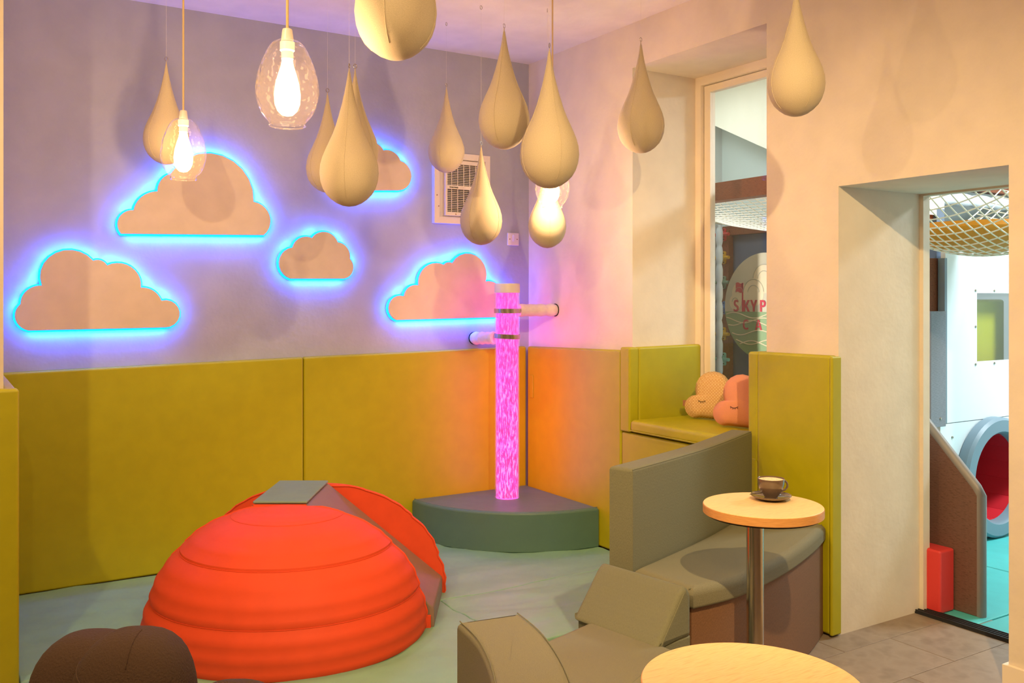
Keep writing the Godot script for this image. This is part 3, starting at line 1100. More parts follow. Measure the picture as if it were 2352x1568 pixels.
func drops():
	var prof := drop_profile()
	var body := MB.new()
	var rows := []
	for q in prof:
		rows.append([q[1] * 0.5 / 2.37, -q[0]])
	body.lathe(rows, 40)
	var mesh := body.commit(60)
	var sm := MB.new()
	var line := []
	for q in prof.slice(1, 17):
		line.append(Vector3(q[1] * 0.5 / 2.37 + 0.0006, -q[0], 0))
	sm.tube(line, 0.0022, 6)
	var seam_mesh := sm.commit()
	var hk := MB.new()
	var ring := []
	for i in 12:
		ring.append(Vector3(cos(TAU * i / 12) * 0.009, 0.010 + sin(TAU * i / 12) * 0.010, 0))
	hk.tube(ring, 0.0016, 5, true)
	var hook_mesh := hk.commit()
	var list := [
		[Vector3(0.92, 2.636, -4.589), 238.0 * 4.38 / 2110, 0.4, "beige fabric drop behind the glass lamp over the large cloud"],
		[Vector3(1.135, 2.769, -2.462), 446.0 * 2.69 / 2110, 0.75, "largest beige fabric drop, hanging high beside the big pendant lamp"],
		[Vector3(1.687, 2.559, -4.487), 231.0 * 4.7 / 2110, 0.2, "dim beige fabric drop close to the grey wall behind the pair of drops"],
		[Vector3(1.421, 2.443, -3.533), 318.0 * 3.75 / 2110, 0.9, "big beige fabric drop in front of the half hidden cloud, foremost of the pair"],
		[Vector3(1.615, 2.556, -3.943), 251.0 * 4.2 / 2110, 0.3, "beige fabric drop tucked right behind the foremost of the pair"],
		[Vector3(2.484, 2.727, -4.697), 198.0 * 5.3 / 2110, 0.62, "small violet-lit fabric drop hanging over the corner of the wall vent"],
		[Vector3(2.245, 2.770, -3.668), 279.0 * 4.3 / 2110, 0.5, "beige fabric drop with a bright lower rim between vent and side wall"],
		[Vector3(2.115, 2.526, -3.101), 323.0 * 3.75 / 2110, 1.25, "big beige fabric drop hiding the top of a pendant lamp by the side wall"],
		[Vector3(2.504, 2.340, -4.331), 230.0 * 5.0 / 2110, 0.35, "low hanging brightly side-lit fabric drop in front of the wall vent"],
		[Vector3(2.838, 2.272, -4.182), 205.0 * 5.05 / 2110, 1.0, "small fabric drop hanging just below the pendant lamp in the wall corner"],
		[Vector3(2.982, 2.791, -3.561), 257.0 * 4.6 / 2110, 0.3, "beige fabric drop hanging before the window recess"],
		[Vector3(2.740, 2.685, -2.369), 303.0 * 3.46 / 2110, 1.15, "beige fabric drop hanging before the pier left of the doorway"],
	]
	for a in list:
		var t := thing("hanging_drop", a[3], "ceiling ornament", a[0], "fabric raindrops hanging from the ceiling", a[2])
		var s: float = a[1]
		var b := put("body", mesh, M.drop, t)
		b.scale = Vector3.ONE * s
		for k in 4:
			var q := put("seam", seam_mesh, M.drop, t)
			q.scale = Vector3.ONE * s
			q.rotation.y = TAU * k / 4 + 0.12
		put("hook", hook_mesh, M.steel, t)
		var up: float = CEIL - a[0].y - 0.018
		var m := MB.new()
		m.tube([Vector3(0, 0.018, 0), Vector3(0, 0.018 + up, 0)], 0.0005, 4)
		put("thread", m.commit(), M.plastic, t)
		put("ceiling_hook", hook_mesh, M.steel, t, Vector3(0, up - 0.004, 0))

func lamps():
	for a in [["clear glass pendant lamp over the large cloud, hanging near the return wall", Vector3(0.849, 1.991, -3.902)], ["big clear glass pendant lamp nearest the very large fabric drop", Vector3(0.856, 2.001, -2.601)], ["clear glass pendant lamp half hidden by a fabric drop at the side wall", Vector3(2.726, 1.98, -3.969)], ["added out-of-view glass pendant lamp over the open cafe floor, lighting the drops from the front", Vector3(0.86, 2.0, -1.08)]]:  # last one is out of view, added to light the drops from the front
		var p: Vector3 = a[1]
		var t := thing("pendant_lamp", a[0], "pendant lamp", p, "glass pendant lamps")
		var W := 0.18
		var H := 0.249
		# egg-shaped shade, open at the bottom with a rolled rim
		var pr := [[0.56, 0.0], [0.58, 0.012], [0.565, 0.03], [0.60, 0.055], [0.76, 0.12], [0.90, 0.22], [0.985, 0.33], [1.0, 0.42], [0.97, 0.53], [0.89, 0.65], [0.77, 0.77], [0.63, 0.88], [0.50, 0.95], [0.36, 0.985], [0.2, 1.0]]
		var rows := []
		for q in smooth_line(pr.map(func(q): return Vector2(q[0], q[1])), 3):
			rows.append([q.x * W / 2, q.y * H])
		var m := MB.new()
		m.lathe(rows, 48)
		put("glass_shade", m.commit(80), M.lamp_glass, t)
		var rim := []
		for i in 40:
			rim.append(Vector3(cos(TAU * i / 40) * 0.56 * W / 2, 0.001, sin(TAU * i / 40) * 0.56 * W / 2))
		m = MB.new()
		m.tube(rim, 0.0025, 8, true)
		put("glass_rim", m.commit(), M.lamp_glass, t)
		m = MB.new()
		m.lathe([[0.0, H + 0.032], [0.013, H + 0.032], [0.0145, H + 0.028], [0.0175, H + 0.003], [0.0175, H - 0.004], [0.0, H - 0.004]], 24)
		put("cap", m.commit(), M.plastic, t)
		m = MB.new()
		m.lathe([[0.0, H - 0.004], [0.021, H - 0.006], [0.021, H - 0.03], [0.017, H - 0.034], [0.017, H - 0.055], [0.0, H - 0.055]], 24)
		put("lamp_holder", m.commit(), M.plastic, t)
		m = MB.new()
		m.lathe([[0.0, 0.028], [0.016, 0.032], [0.028, 0.044], [0.036, 0.064], [0.038, 0.09], [0.034, 0.12], [0.026, 0.15], [0.018, 0.175], [0.015, 0.194], [0.0, 0.194]], 28)
		put("bulb", m.commit(70), M.bulb, t)
		omni(t, Vector3(0, 0.105, 0), Color(1.0, 0.81, 0.60), 0.55, 0.03)
		m = MB.new()
		m.tube([Vector3(0, H + 0.03, 0), Vector3(0, CEIL - p.y - 0.02, 0)], 0.0042, 8)
		put("cable", m.commit(), M.cable, t)
		m = MB.new()
		m.lathe([[0.0, CEIL - p.y], [0.05, CEIL - p.y], [0.048, CEIL - p.y - 0.018], [0.012, CEIL - p.y - 0.028], [0.0, CEIL - p.y - 0.028]], 28)
		put("ceiling_rose", m.commit(), M.plastic, t)

# ---------------------------------------------------------------- vent and switch
func wall_fittings():
	var t := thing("wall_vent", "white louvred extractor vent on the grey wall by the corner", "vent", Vector3(2.878, 2.215, BACK))
	var m := MB.new()
	var w := 0.205
	var h := 0.228
	m.box(Vector3(0, h - 0.02, 0.018), Vector3(w * 2, 0.04, 0.036))
	m.box(Vector3(0, -h + 0.02, 0.018), Vector3(w * 2, 0.04, 0.036))
	m.box(Vector3(-w + 0.018, 0, 0.018), Vector3(0.036, h * 2 - 0.08, 0.036))
	m.box(Vector3(w - 0.018, 0, 0.018), Vector3(0.036, h * 2 - 0.08, 0.036))
	put("outer_frame", m.commit(), M.plastic, t)
	m = MB.new()
	for q in [[Vector3(0, 0.172, 0.006), Vector3(w * 2 - 0.07, 0.034, 0.012)], [Vector3(0, -0.172, 0.006), Vector3(w * 2 - 0.07, 0.034, 0.012)], [Vector3(-0.1435, 0, 0.006), Vector3(0.053, 0.31, 0.012)], [Vector3(0.1435, 0, 0.006), Vector3(0.053, 0.31, 0.012)]]:
		m.box(q[0], q[1])
	put("back_plate", m.commit(), M.plastic, t)
	var fx := 0.135
	var fy := 0.178
	m = MB.new()
	for q in [[Vector3(0, fy - 0.012, 0), Vector3(fx * 2, 0.024, 0.04)], [Vector3(0, -fy + 0.012, 0), Vector3(fx * 2, 0.024, 0.04)], [Vector3(-fx + 0.007, 0, 0), Vector3(0.014, fy * 2 - 0.048, 0.04)], [Vector3(fx - 0.007, 0, 0), Vector3(0.014, fy * 2 - 0.048, 0.04)], [Vector3(0, 0.005, 0), Vector3(fx * 2 - 0.028, 0.024, 0.04)]]:
		m.box(q[0] + Vector3(0, 0, 0.032), q[1])
	put("grille_frame", m.commit(), M.plastic, t)
	var slat := MB.new()
	slat.t = Transform3D(Basis(Vector3.RIGHT, 0.2), Vector3.ZERO)
	slat.box(Vector3.ZERO, Vector3(fx * 2 - 0.03, 0.0034, 0.008))
	var slat_mesh := slat.commit()
	for half in [[0.022, 0.15], [-0.148, -0.012]]:
		for i in 12:
			put("slat", slat_mesh, M.plastic, t, Vector3(0, lerpf(half[0] + 0.004, half[1] - 0.004, i / 11.0), 0.036))
	for i in 5:
		m = MB.new()
		m.box(Vector3(-0.088 + i * 0.044, 0, 0.046), Vector3(0.004, fy * 2 - 0.05, 0.004))
		put("divider", m.commit(), M.plastic, t)
	var tx := TextMesh.new()
	tx.text = "Vent-Axia"
	var font := SystemFont.new()
	font.font_names = PackedStringArray(["Droid Sans"])
	font.font_weight = 700
	tx.font = font
	tx.font_size = 32
	tx.pixel_size = 0.00042
	tx.depth = 0.001
	put("maker_name", tx, M.ink, t, Vector3(-0.075, 0.004, 0.053))
	var scr := MB.new()
	scr.t = Transform3D(Basis(Vector3.RIGHT, PI / 2), Vector3.ZERO)
	scr.lathe([[0.0, 0.0], [0.0042, 0.0], [0.0035, 0.002], [0.0, 0.002]], 10)
	var scr_mesh := scr.commit()
	for q in [Vector3(-0.187, -0.05, 0.036), Vector3(-0.175, -0.12, 0.036), Vector3(-0.175, 0.12, 0.036), Vector3(-0.06, -0.168, 0.052)]:
		put("screw", scr_mesh, M.tan, t, q)
	var s := thing("fan_switch", "white square isolator switch on the grey wall below the vent", "switch", Vector3(3.281, 1.905, BACK))
	m = MB.new()
	m.rbox(Vector3(0, 0, 0.005), Vector3(0.088, 0.084, 0.01), 0.003)
	put("plate", m.commit(), M.plastic, s)
	m = MB.new()
	m.t = Transform3D(Basis(Vector3.RIGHT, 0.12), Vector3(0, 0.008, 0.011))
	m.rbox(Vector3.ZERO, Vector3(0.014, 0.044, 0.006), 0.002)
	put("rocker", m.commit(), M.plastic, s)
	for x in [-0.029, 0.029]:
		put("screw", scr_mesh, M.tan, s, Vector3(x, 0, 0.01))

# ---------------------------------------------------------------- pillows on the window seat
func pillow_mesh(outline: Array, depth: float) -> ArrayMesh:
	# an outline that swells to its full depth away from the edge
	var poly := PackedVector2Array(outline)
	var m := MB.new()
	var rings := []
	for k in 9:
		var t := k / 8.0
		var ring := []
		for p in poly:
			ring.append(p * (1.0 - t))
		rings.append([ring, depth * 0.5 * sqrt(1.0 - pow(1.0 - t, 2.2))])
	for sgn in [1.0, -1.0]:
		var rows := []
		for rg in rings:
			var row := []
			for q in rg[0]:
				row.append(Vector3(q.x, q.y, rg[1] * sgn))
			if sgn < 0:
				row.reverse()
			rows.append(row)
		m.grid(rows, true)
	return m.commit(70)

func cloud_outline(w: float, h: float) -> Array:
	var out := []
	for a in [[-0.30, -0.5, -0.52, -0.30, -0.36, -0.02], [-0.36, -0.02, -0.16, 0.50, 0.14, 0.20], [0.14, 0.20, 0.30, 0.26, 0.36, 0.06], [0.36, 0.06, 0.54, -0.26, 0.32, -0.5]]:
		out.append_array(arc3(Vector2(a[0] * w, a[1] * h), Vector2(a[2] * w, a[3] * h), Vector2(a[4] * w, a[5] * h), 10))
	out.append(Vector2(0.32 * w, -0.5 * h))
	out.append(Vector2(0.0, -0.52 * h))
	return out

func pillows():
	var spots := [["tan polka-dot cloud pillow with closed eyes on the window seat", Vector3(3.77, 0.956, -3.80), -1.02, 0.40, 0.265, M.polka], ["plain peach cloud pillow with closed eyes on the window seat", Vector3(3.655, 0.962, -3.47), -1.05, 0.38, 0.275, M.peach]]
	for a in spots:
		var t := thing("cloud_pillow", a[0], "pillow", a[1], "cloud pillows on the window seat", a[2])
		var m := MB.new()
		var body := put("body", pillow_mesh(cloud_outline(a[3], a[4]), 0.11), a[5], t)
		body.rotation.x = -0.12
		# stitched sleeping eyes
		for ex in ([-0.095, 0.075] if a[5] == M.polka else [-0.07, 0.09]):
			var eye := MB.new()
			var arc := []
			for i in 9:
				var k := i / 8.0
				arc.append(Vector3(ex - 0.021 + 0.042 * k, -0.028 - 0.008 * sin(PI * k), 0.0615 - absf(ex) * 0.03))
			eye.tube(arc, 0.0013, 5)
			for i in 4:
				var q: Vector3 = arc[1 + i * 2]
				eye.tube([q, q + Vector3((i - 1.5) * 0.0026, -0.0085, 0.0)], 0.0011, 5)
			put("stitched_eye", eye.commit(), M.ink, t)
		if a[5] == M.polka:
			var mouth := MB.new()
			var arc2 := []
			for i in 7:
				arc2.append(Vector3(-0.012 + 0.024 * i / 6.0, -0.078 - 0.003 * sin(PI * i / 6.0), 0.054))
			mouth.tube(arc2, 0.001, 5)
			put("stitched_mouth", mouth.commit(), M.ink, t)
			var tg := MB.new()
			tg.rbox(Vector3(-0.208, -0.055, 0.0), Vector3(0.026, 0.034, 0.003), 0.001)
			put("fabric_label", tg.commit(), M.tan, t)

# ---------------------------------------------------------------- the play room beyond
func net(called: String, label: String, f, n: int):
	var t := thing(called, label, "net", f.call(0.5, 0.5))
	var o := t.position
	for k in n + 1:
		for across in 2:
			var pts := []
			for i in 29:
				var e := i / 28.0
				var h := float(k) / n
				pts.append((f.call(e, h) if across else f.call(h, e)) - o)
			seam_on(t, pts, 0.0037, M.rope, "rope")

func play_room():
	var m := MB.new()
	m.span(Vector3(4.0, CEIL, -5.5), Vector3(7.6, CEIL + 0.15, 1.2))
	struct("ceiling_play_room", m, M.play_ceiling, "pale ceiling of the play room")
	m = MB.new()
	m.span(Vector3(4.0, -0.15, -5.5), Vector3(7.6, -0.03, 1.2))
	struct("floor_play_room", m, M.play_grey, "floor under the play mats")
	m = MB.new()
	m.span(Vector3(4.0, -0.03, -5.5), Vector3(7.6, CEIL, -5.25))
	m.span(Vector3(4.0, -0.03, 1.0), Vector3(7.6, CEIL, 1.2))
	m.span(Vector3(7.4, -0.03, -5.25), Vector3(7.6, CEIL, 1.0))
	struct("wall_play_room", m, M.play_grey, "pale grey-green walls of the play room")
	m = MB.new()
	m.span(Vector3(5.22, -0.03, -5.25), Vector3(5.30, 2.06, -3.42))
	struct("wall_slate", m, M.slate, "slate blue painted wall behind the round sign")
	m = MB.new()
	m.span(Vector3(5.22, 2.06, -5.25), Vector3(5.30, CEIL, -3.42))
	struct("wall_upper", m, M.play_wall, "pale blue-grey wall above the slate wall")
	m = MB.new()
	m.t = upright(Vector3.ZERO, Vector3.BACK, Vector3.LEFT)
	m.slab(PackedVector2Array([Vector2(-5.25, 2.90), Vector2(-3.42, 2.02), Vector2(-3.42, 3.1), Vector2(-5.25, 3.1)]), -5.22, -4.95)
	struct("ceiling_slope", m, M.play_ceiling, "sloping soffit of the play room")
	# turquoise mats
	for q in [[4.06, 4.98, -3.32, -2.46, "turquoise floor mat under the brown slanted board"], [4.06, 4.98, -2.45, -1.2, "turquoise floor mat along the black door track"], [4.99, 6.6, -3.32, -2.46, "turquoise floor mat in front of the crawl tunnel mouth"], [4.99, 6.6, -2.45, -1.2, "turquoise floor mat deep inside the play room"]]:
		m = MB.new()
		m.rbox(Vector3((q[0] + q[1]) / 2, -0.012, (q[2] + q[3]) / 2), Vector3(q[1] - q[0], 0.034, q[3] - q[2]), 0.006)
		one("play_mat", m, M.turquoise, q[4], "floor mat", "turquoise play room mats")
	# strip light added out of sight to brighten the slate wall and sign
	var sl := thing("added_strip_light", "added unseen cool white strip light brightening the slate wall and sign", "wall light", Vector3(4.0, 1.30, -4.7))
	m = MB.new()
	m.rbox(Vector3(0.018, 0, 0), Vector3(0.036, 0.6, 0.07), 0.006)
	put("housing", m.commit(), M.plastic, sl)
	m = MB.new()
	m.rbox(Vector3(0.039, 0, 0), Vector3(0.006, 0.57, 0.05), 0.002)
	put("lamp_face", m.commit(), M.added_cool_glow, sl)
	area(sl, Vector3(0.046, 0, 0), Vector3.RIGHT, Vector2(0.05, 0.57), Color(0.93, 0.97, 1.0), 2.0)
	# slanted side board with vinyl edge
	var t := thing("slanted_board", "brown wood-look side board with sloping top just beyond the doorway", "board", Vector3(4.15, 0.005, -2.51))
	m = MB.new()
	m.t = upright(Vector3.ZERO, Vector3.BACK, Vector3.LEFT)
	m.slab(PackedVector2Array([Vector2(0, 0.0), Vector2(0, 0.57), Vector2(-0.02, 0.60), Vector2(-0.62, 1.245), Vector2(-0.62, 0.0)]), -0.045, 0.0, 0.003, 1)
	put("panel", m.commit(), M.walnut, t)
	m = MB.new()
	m.tube([Vector3(0.0225, 0.0, 0.004), Vector3(0.0225, 0.57, 0.004), Vector3(0.0225, 0.604, -0.018), Vector3(0.0225, 1.249, -0.62)], 0.024, 10)
	put("edge_trim", m.commit(), M.edge_vinyl, t)
	m = MB.new()
	m.rbox(Vector3(4.085, 0.155, -2.80), Vector3(0.115, 0.30, 0.36), 0.012)
	one("red_block", m, M.cube_red, "red vinyl block standing against the brown slanted board", "soft play block")
	# tunnel
	t = thing("crawl_tunnel", "round crawl tunnel with padded grey rim and red inside", "tunnel", Vector3(5.645, 0.384, -3.30))
	var mm := MB.new()
	mm.t = Transform3D(Basis(Vector3.RIGHT, PI / 2), Vector3.ZERO)
	mm.lathe([[0.276, -0.025], [0.276, 0.03], [0.290, 0.048], [0.360, 0.048], [0.376, 0.03], [0.376, -0.025], [0.276, -0.025]], 56)
	put("padded_rim", mm.commit(), M.grey_vinyl, t)
	for i in 16:
		m = MB.new()
		var a := TAU * i / 16
		m.t = Transform3D(Basis(Vector3.BACK, a), Vector3.ZERO)
		m.rbox(Vector3(0, -0.292, -0.41), Vector3(0.116, 0.03, 0.80), 0.006)
		put("red_slat", m.commit(), M.play_red, t)
	# white board front with its olive window
	t = thing("play_frame_front", "white play frame board with a square olive window above the tunnel", "play frame", Vector3(5.17, 0.75, -3.36))
	m = MB.new()
	m.span(Vector3(0, 0, 0), Vector3(0.33, 1.07, 0.03))
	m.span(Vector3(0.33, 0, 0), Vector3(0.74, 0.36, 0.03))
	m.span(Vector3(0.33, 0.79, 0), Vector3(0.74, 1.07, 0.03))
	m.span(Vector3(0.74, 0, 0), Vector3(1.6, 1.07, 0.03))
	put("board", m.commit(), M.white_board, t)
	m = MB.new()
	m.span(Vector3(0.33, 0.36, 0.01), Vector3(0.74, 0.79, 0.014))
	put("window_pane", m.commit(), M.pane, t)
	m = MB.new()
	m.rbox(Vector3(0.55, 0.50, -0.12), Vector3(0.6, 0.50, 0.06), 0.02)
	put("olive_pad", m.commit(), M.olive, t)
	m = MB.new()
	m.span(Vector3(-0.012, 0, -0.01), Vector3(0.012, 1.0, 0.034))
	put("edge_strip", m.commit(), M.grey_vinyl, t)
	var bolt := MB.new()
	bolt.t = Transform3D(Basis(Vector3.RIGHT, PI / 2), Vector3.ZERO)
	bolt.lathe([[0.0, 0.0], [0.009, 0.0], [0.007, 0.005], [0.0, 0.006]], 10)
	var bolt_mesh := bolt.commit()
	for q in [Vector2(0.315, 0.805), Vector2(0.52, 0.805), Vector2(0.315, 0.58), Vector2(0.315, 0.345), Vector2(0.52, 0.345)]:
		put("bolt", bolt_mesh, M.steel, t, Vector3(q.x, q.y, 0.03))
	t = thing("tunnel_wall_board", "white lower board of the play frame round the tunnel mouth", "play frame", Vector3(5.12, 0.0, -3.33))
	m = MB.new()
	m.t = upright(Vector3.ZERO, Vector3.RIGHT, Vector3.BACK)
	var hole := []
	for i in 41:
		var a := PI * 0.5 + TAU * i / 40
		hole.append(Vector2(0.525 + cos(a) * 0.32, 0.384 + sin(a) * 0.32))
	hole.reverse()
	m.slab(PackedVector2Array([Vector2(0, 0.005), Vector2(1.65, 0.005), Vector2(1.65, 0.745), Vector2(0.526, 0.745)] + hole.map(func(q): return q + Vector2(0.0005 * signf(q.x - 0.525), 0)) + [Vector2(0.524, 0.745), Vector2(0, 0.745)]), -0.03, 0.0)
	put("board", m.commit(), M.white_board, t)
	put("bolt", bolt_mesh, M.steel, t, Vector3(0.12, 0.66, 0.0))
	t = thing("grey_wood_panel", "grey wood-grain panel beside the white play frame board", "panel", Vector3(5.045, 0.74, -3.308))
	m = MB.new()
	m.rbox(Vector3(0, 0.345, 0), Vector3(0.15, 0.69, 0.03), 0.003)
	put("panel", m.commit(), M.grey_wood, t)
	put("bolt", bolt_mesh, M.steel, t, Vector3(0.02, 0.05, 0.015))
	m = MB.new()
	m.box(Vector3(5.122, 0.875, -3.43), Vector3(0.10, 1.75, 0.1))
	one("timber_post", m, M.oak, "brown timber post behind the grey wood-grain panel", "post")
	m = MB.new()
	m.box(Vector3(5.188, 0.875, -3.43), Vector3(0.02, 1.75, 0.06))
	one("pale_batten", m, M.window_frame, "pale batten between the brown post and white board", "batten")
	# sagging net with the orange cushion
	var bowl := func(u: float, v: float) -> Vector3:
		var x := 4.05 + 1.8 * u
		var z := -3.38 + 1.33 * v
		var r := Vector2(x - 4.95, z + 2.95).length() / 0.9
		return Vector3(x, 1.742 + 0.5 * pow(r, 2.0) / (1.0 + 0.25 * r * r), z)
	net("rope_net", "sagging white rope net holding an orange cushion over the play room", bowl, 26)
	m = MB.new()
	m.lathe([[0.0, 0.0], [0.30, 0.045], [0.42, 0.105], [0.445, 0.135], [0.42, 0.165], [0.3, 0.17], [0.0, 0.16]], 40, 0.0, TAU, Vector3(4.99, 1.753, -2.98))
	one("orange_cushion", m, M.orange, "round orange cushion lying in the sagging net", "cushion")
	m = MB.new()
	m.box(Vector3(6.3, 2.36, -3.95), Vector3(2.1, 0.13, 0.08))
	one("timber_beam", m, M.oak_beam, "brown timber beam above the sagging net", "beam")
	m = MB.new()
	var pth := []
	var rd := []
	for i in 49:
		pth.append(Vector3(5.4 + i * 0.04, 2.215, -3.9))
		rd.append(0.05 - 0.012 * pow(absf(cos(PI * i / 6.0)), 6.0))
	m.tube(pth, rd, 12)
	one("padded_rail", m, M.white_vinyl, "white padded rail behind the sagging net", "rail")
	# seen through the window: beam, second net, padded post, ladder of handles and sign
	m = MB.new()
	m.box(Vector3(4.25, 2.185, -4.1), Vector3(0.1, 0.115, 2.2))
	one("timber_lintel", m, M.oak_beam, "brown timber beam crossing behind the tall window", "beam")
	m = MB.new()
	m.box(Vector3(5.195, 2.03, -4.32), Vector3(0.05, 0.07, 1.75))
	one("timber_rail", m, M.oak_beam, "brown timber rail along the top of the slate wall", "rail")
	var sheet := func(u: float, v: float) -> Vector3:
		var x := 4.305 + 0.855 * u
		var z := -5.15 + 1.65 * v
		var far := 2.16 - 0.24 * v - 0.10 * sin(PI * v)
		return Vector3(x, lerpf(2.14, far, u) - 0.05 * sin(PI * u), z)
	net("rope_net", "flat pale rope net stretched behind the tall window", sheet, 26)
	t = thing("padded_post", "white quilted padding round a post behind the tall window", "post", Vector3(4.90, -0.03, -4.955))
	m = MB.new()
	var pp := []
	var pr := []
	for i in 122:
		pp.append(Vector3(0, i * 0.0172, 0))
		pr.append(0.026 - 0.008 * pow(absf(cos(PI * i / 8.0)), 10.0))
	m.tube(pp, pr, 14)
	put("padding", m.commit(60), M.white_vinyl, t)
	m = MB.new()
	m.box(Vector3(5.18, 1.0, -5.153), Vector3(0.05, 2.06, 0.075))
	one("ladder_post", m, M.oak, "brown timber post carrying the coloured climbing handles", "post")
	m = MB.new()
	m.span(Vector3(4.55, -0.03, -5.2), Vector3(4.62, 2.05, -4.72))
	one("grey_partition", m, M.partition, "narrow grey partition beside the white padded post", "partition")
	var hues := [["red", rgb(206, 62, 62)], ["mustard yellow", rgb(222, 164, 24)], ["sage green", rgb(128, 158, 128)], ["blue", rgb(74, 128, 186)], ["golden yellow", rgb(232, 176, 16)], ["mint", rgb(132, 204, 186)]]
	var ys := [2.002, 1.823, 1.631, 1.435, 1.233, 1.037]
	for i in 6:
		var hm := mat(hues[i][1], 0.3)
		t = thing("climbing_handle", "%s plastic climbing handle on the timber post" % hues[i][0], "handle", Vector3(5.155, ys[i] - 0.006 * (ys[i] - 1.5), -5.153), "climbing handles on the timber post")
		m = MB.new()
		m.t = upright(Vector3.ZERO, Vector3.BACK, Vector3.LEFT)
		m.slab(rounded([Vector2(-0.018, -0.05), Vector2(0.018, -0.05), Vector2(0.018, 0.05), Vector2(-0.018, 0.05)], 0.02, 5), 0.0, 0.014, 0.004, 2)
		put("plate", m.commit(), hm, t)
		m = MB.new()
		m.tube([Vector3(-0.045, 0, -0.07), Vector3(-0.045, 0, 0.085)], 0.0135, 12)
		m.tube([Vector3(-0.008, 0, 0), Vector3(-0.045, 0, 0)], 0.012, 10)
		put("grip", m.commit(), hm, t)
		for sy in [-0.036, 0.036]:
			m = MB.new()
			m.tube([Vector3(-0.012, sy, 0), Vector3(-0.016, sy, 0)], 0.005, 8)
			put("screw", m.commit(), M.dark, t)
	sign_board()

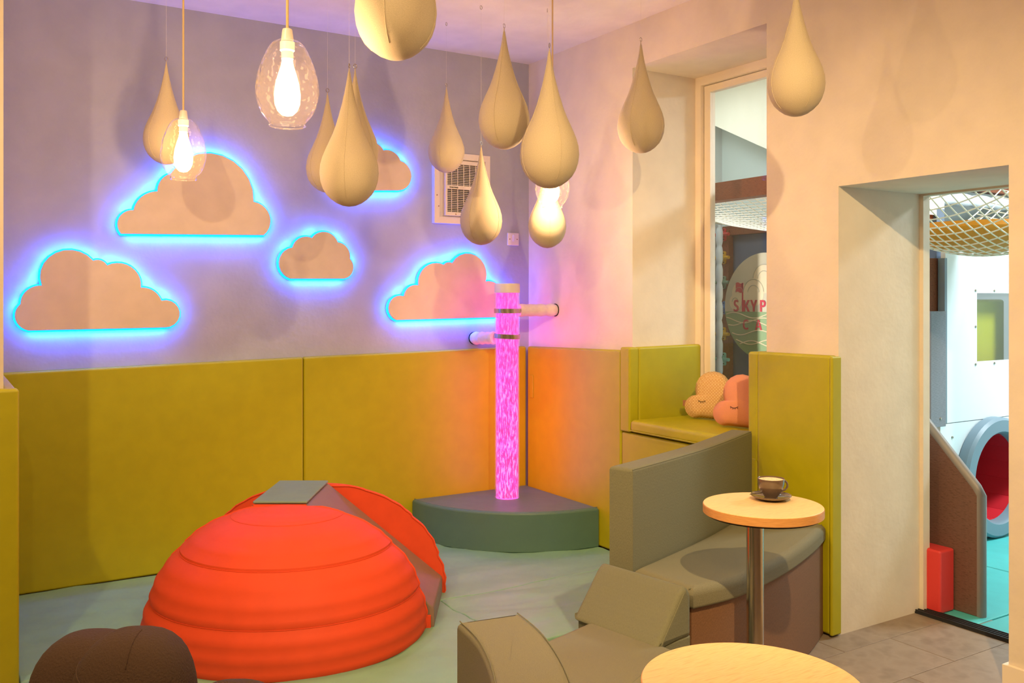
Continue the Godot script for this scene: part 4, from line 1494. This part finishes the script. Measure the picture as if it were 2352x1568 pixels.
func sign_board():
	# round sign on the slate wall: local x -> +Z (right as read), y up, z -> -X
	var t := thing("round_sign", "round sign with red flag lettering over green waves on the slate wall", "sign", Vector3(5.09, 1.45, -4.69))
	t.basis = Basis(Vector3.BACK, Vector3.UP, Vector3.LEFT)
	var R := 0.39
	var disc := PackedVector2Array()
	for i in 72:
		disc.append(Vector2(cos(TAU * i / 72), sin(TAU * i / 72)) * R)
	var flat := Transform3D(Basis(Vector3.RIGHT, Vector3.BACK, Vector3.UP), Vector3.ZERO)
	var m := MB.new()
	m.t = flat
	m.slab(disc, 0.0, 0.008)
	put("disc", m.commit(), mat(rgb(196, 178, 146), 0.7), t)
	for q in [Vector2(-0.2, 0.2), Vector2(0.2, 0.2), Vector2(-0.2, -0.2), Vector2(0.2, -0.2)]:
		m = MB.new()
		m.tube([Vector3(q.x, q.y, -0.128), Vector3(q.x, q.y, 0.0)], 0.012, 10)
		put("spacer", m.commit(), M.steel, t)
	var low := PackedVector2Array()
	for i in 37:
		var a := PI + asin(0.041 / R) + (PI - 2 * asin(0.041 / R)) * i / 36
		low.append(Vector2(cos(a), sin(a)) * (R - 0.0005))
	m = MB.new()
	m.t = flat
	m.slab(low, 0.008, 0.009)
	put("green_field", m.commit(), mat(rgb(136, 152, 104), 0.7), t)
	var pale := mat(rgb(222, 194, 152), 0.7)
	var line := mat(rgb(176, 162, 132), 0.7)
	var layer := 0.0
	for c in [[0.0, 0.20, 0.105], [-0.10, 0.10, 0.10], [-0.24, 0.10, 0.075], [-0.28, 0.03, 0.06], [0.16, 0.12, 0.12]]:
		var cp := PackedVector2Array()
		for i in 36:
			cp.append(Vector2(c[0], c[1]) + Vector2(cos(TAU * i / 36), sin(TAU * i / 36)) * c[2])
		var sky := PackedVector2Array()
		for i in 41:
			var a := PI * i / 40
			sky.append(Vector2(cos(a) * (R - 0.004), sin(a) * (R - 0.004) if sin(a) > 0.01 else -0.040))
		var clean := Geometry2D.intersect_polygons(cp, sky)
		layer += 0.0004
		m = MB.new()
		m.t = flat
		m.slab(clean[0], 0.008, 0.0084 + layer)
		put("puff", m.commit(), pale, t)
		for k in [0.99, 0.55]:
			var ring := []
			for i in 25:
				var a := PI * (0.02 + 0.96 * i / 24.0)
				ring.append(Vector3(c[0] + cos(a) * c[2] * k, c[1] + sin(a) * c[2] * k, 0.0092 + layer))
			if k < 0.9 or c[2] > 0.09:
				seam_on(t, ring, 0.0028, line, "curl")
	for w in [[-0.068, 0.0], [-0.105, 1.6], [-0.125, 3.4], [-0.195, 2.2], [-0.262, 0.6], [-0.275, 3.4]]:
		var pts := []
		for i in 41:
			var x := lerpf(-R, R, i / 40.0)
			var y: float = w[0] + 0.02 * sin(x * 16.0 + w[1])
			if Vector2(x, y).length() < R - 0.008:
				pts.append(Vector3(x, y, 0.0092))
		if pts.size() > 2:
			seam_on(t, pts, 0.0042, pale, "wave_line")
	var crimson := mat(rgb(190, 40, 56), 0.6)
	m = MB.new()
	m.t = flat
	m.slab(PackedVector2Array([Vector2(-0.213, -0.041), Vector2(-0.200, -0.041), Vector2(-0.200, 0.173), Vector2(-0.213, 0.173)]), 0.009, 0.0125)
	put("flag_pole", m.commit(), crimson, t)
	var fg := []
	for i in 9:
		fg.append(Vector2(-0.206 - 0.068 * i / 8.0, 0.173 - 0.005 * sin(i * 0.8)))
	for i in 9:
		fg.append(Vector2(-0.274 + 0.068 * i / 8.0, 0.104 + 0.005 * sin(i * 0.8)))
	m = MB.new()
	m.t = flat
	m.slab(PackedVector2Array(fg), 0.009, 0.0125)
	put("flag", m.commit(), crimson, t)
	var font := SystemFont.new()
	font.font_names = PackedStringArray(["Droid Sans"])
	font.font_weight = 700
	for a in [["S", -0.300, -0.041, 0.085], ["K", -0.210, -0.041, 0.085], ["Y", -0.130, -0.041, 0.085], ["P", -0.046, -0.041, 0.085], ["C", -0.208, -0.175, 0.073], ["A", -0.082, -0.175, 0.073]]:
		var tx := TextMesh.new()
		tx.text = a[0]
		tx.font = font
		tx.font_size = 64
		tx.pixel_size = a[3] / 0.72 / 64.0
		tx.depth = 0.002
		tx.horizontal_alignment = HORIZONTAL_ALIGNMENT_LEFT
		tx.vertical_alignment = VERTICAL_ALIGNMENT_BOTTOM
		put("letter", tx, crimson, t, Vector3(a[1], a[2] - a[3] * 0.33, 0.0118))

func _ready():
	materials()
	camera_and_light()
	shell()
	padding()
	corner_bench()
	bubble_tube()
	dome_set()
	sofas()
	tables()
	pouf()
	clouds()
	drops()
	lamps()
	wall_fittings()
	pillows()
	play_room()
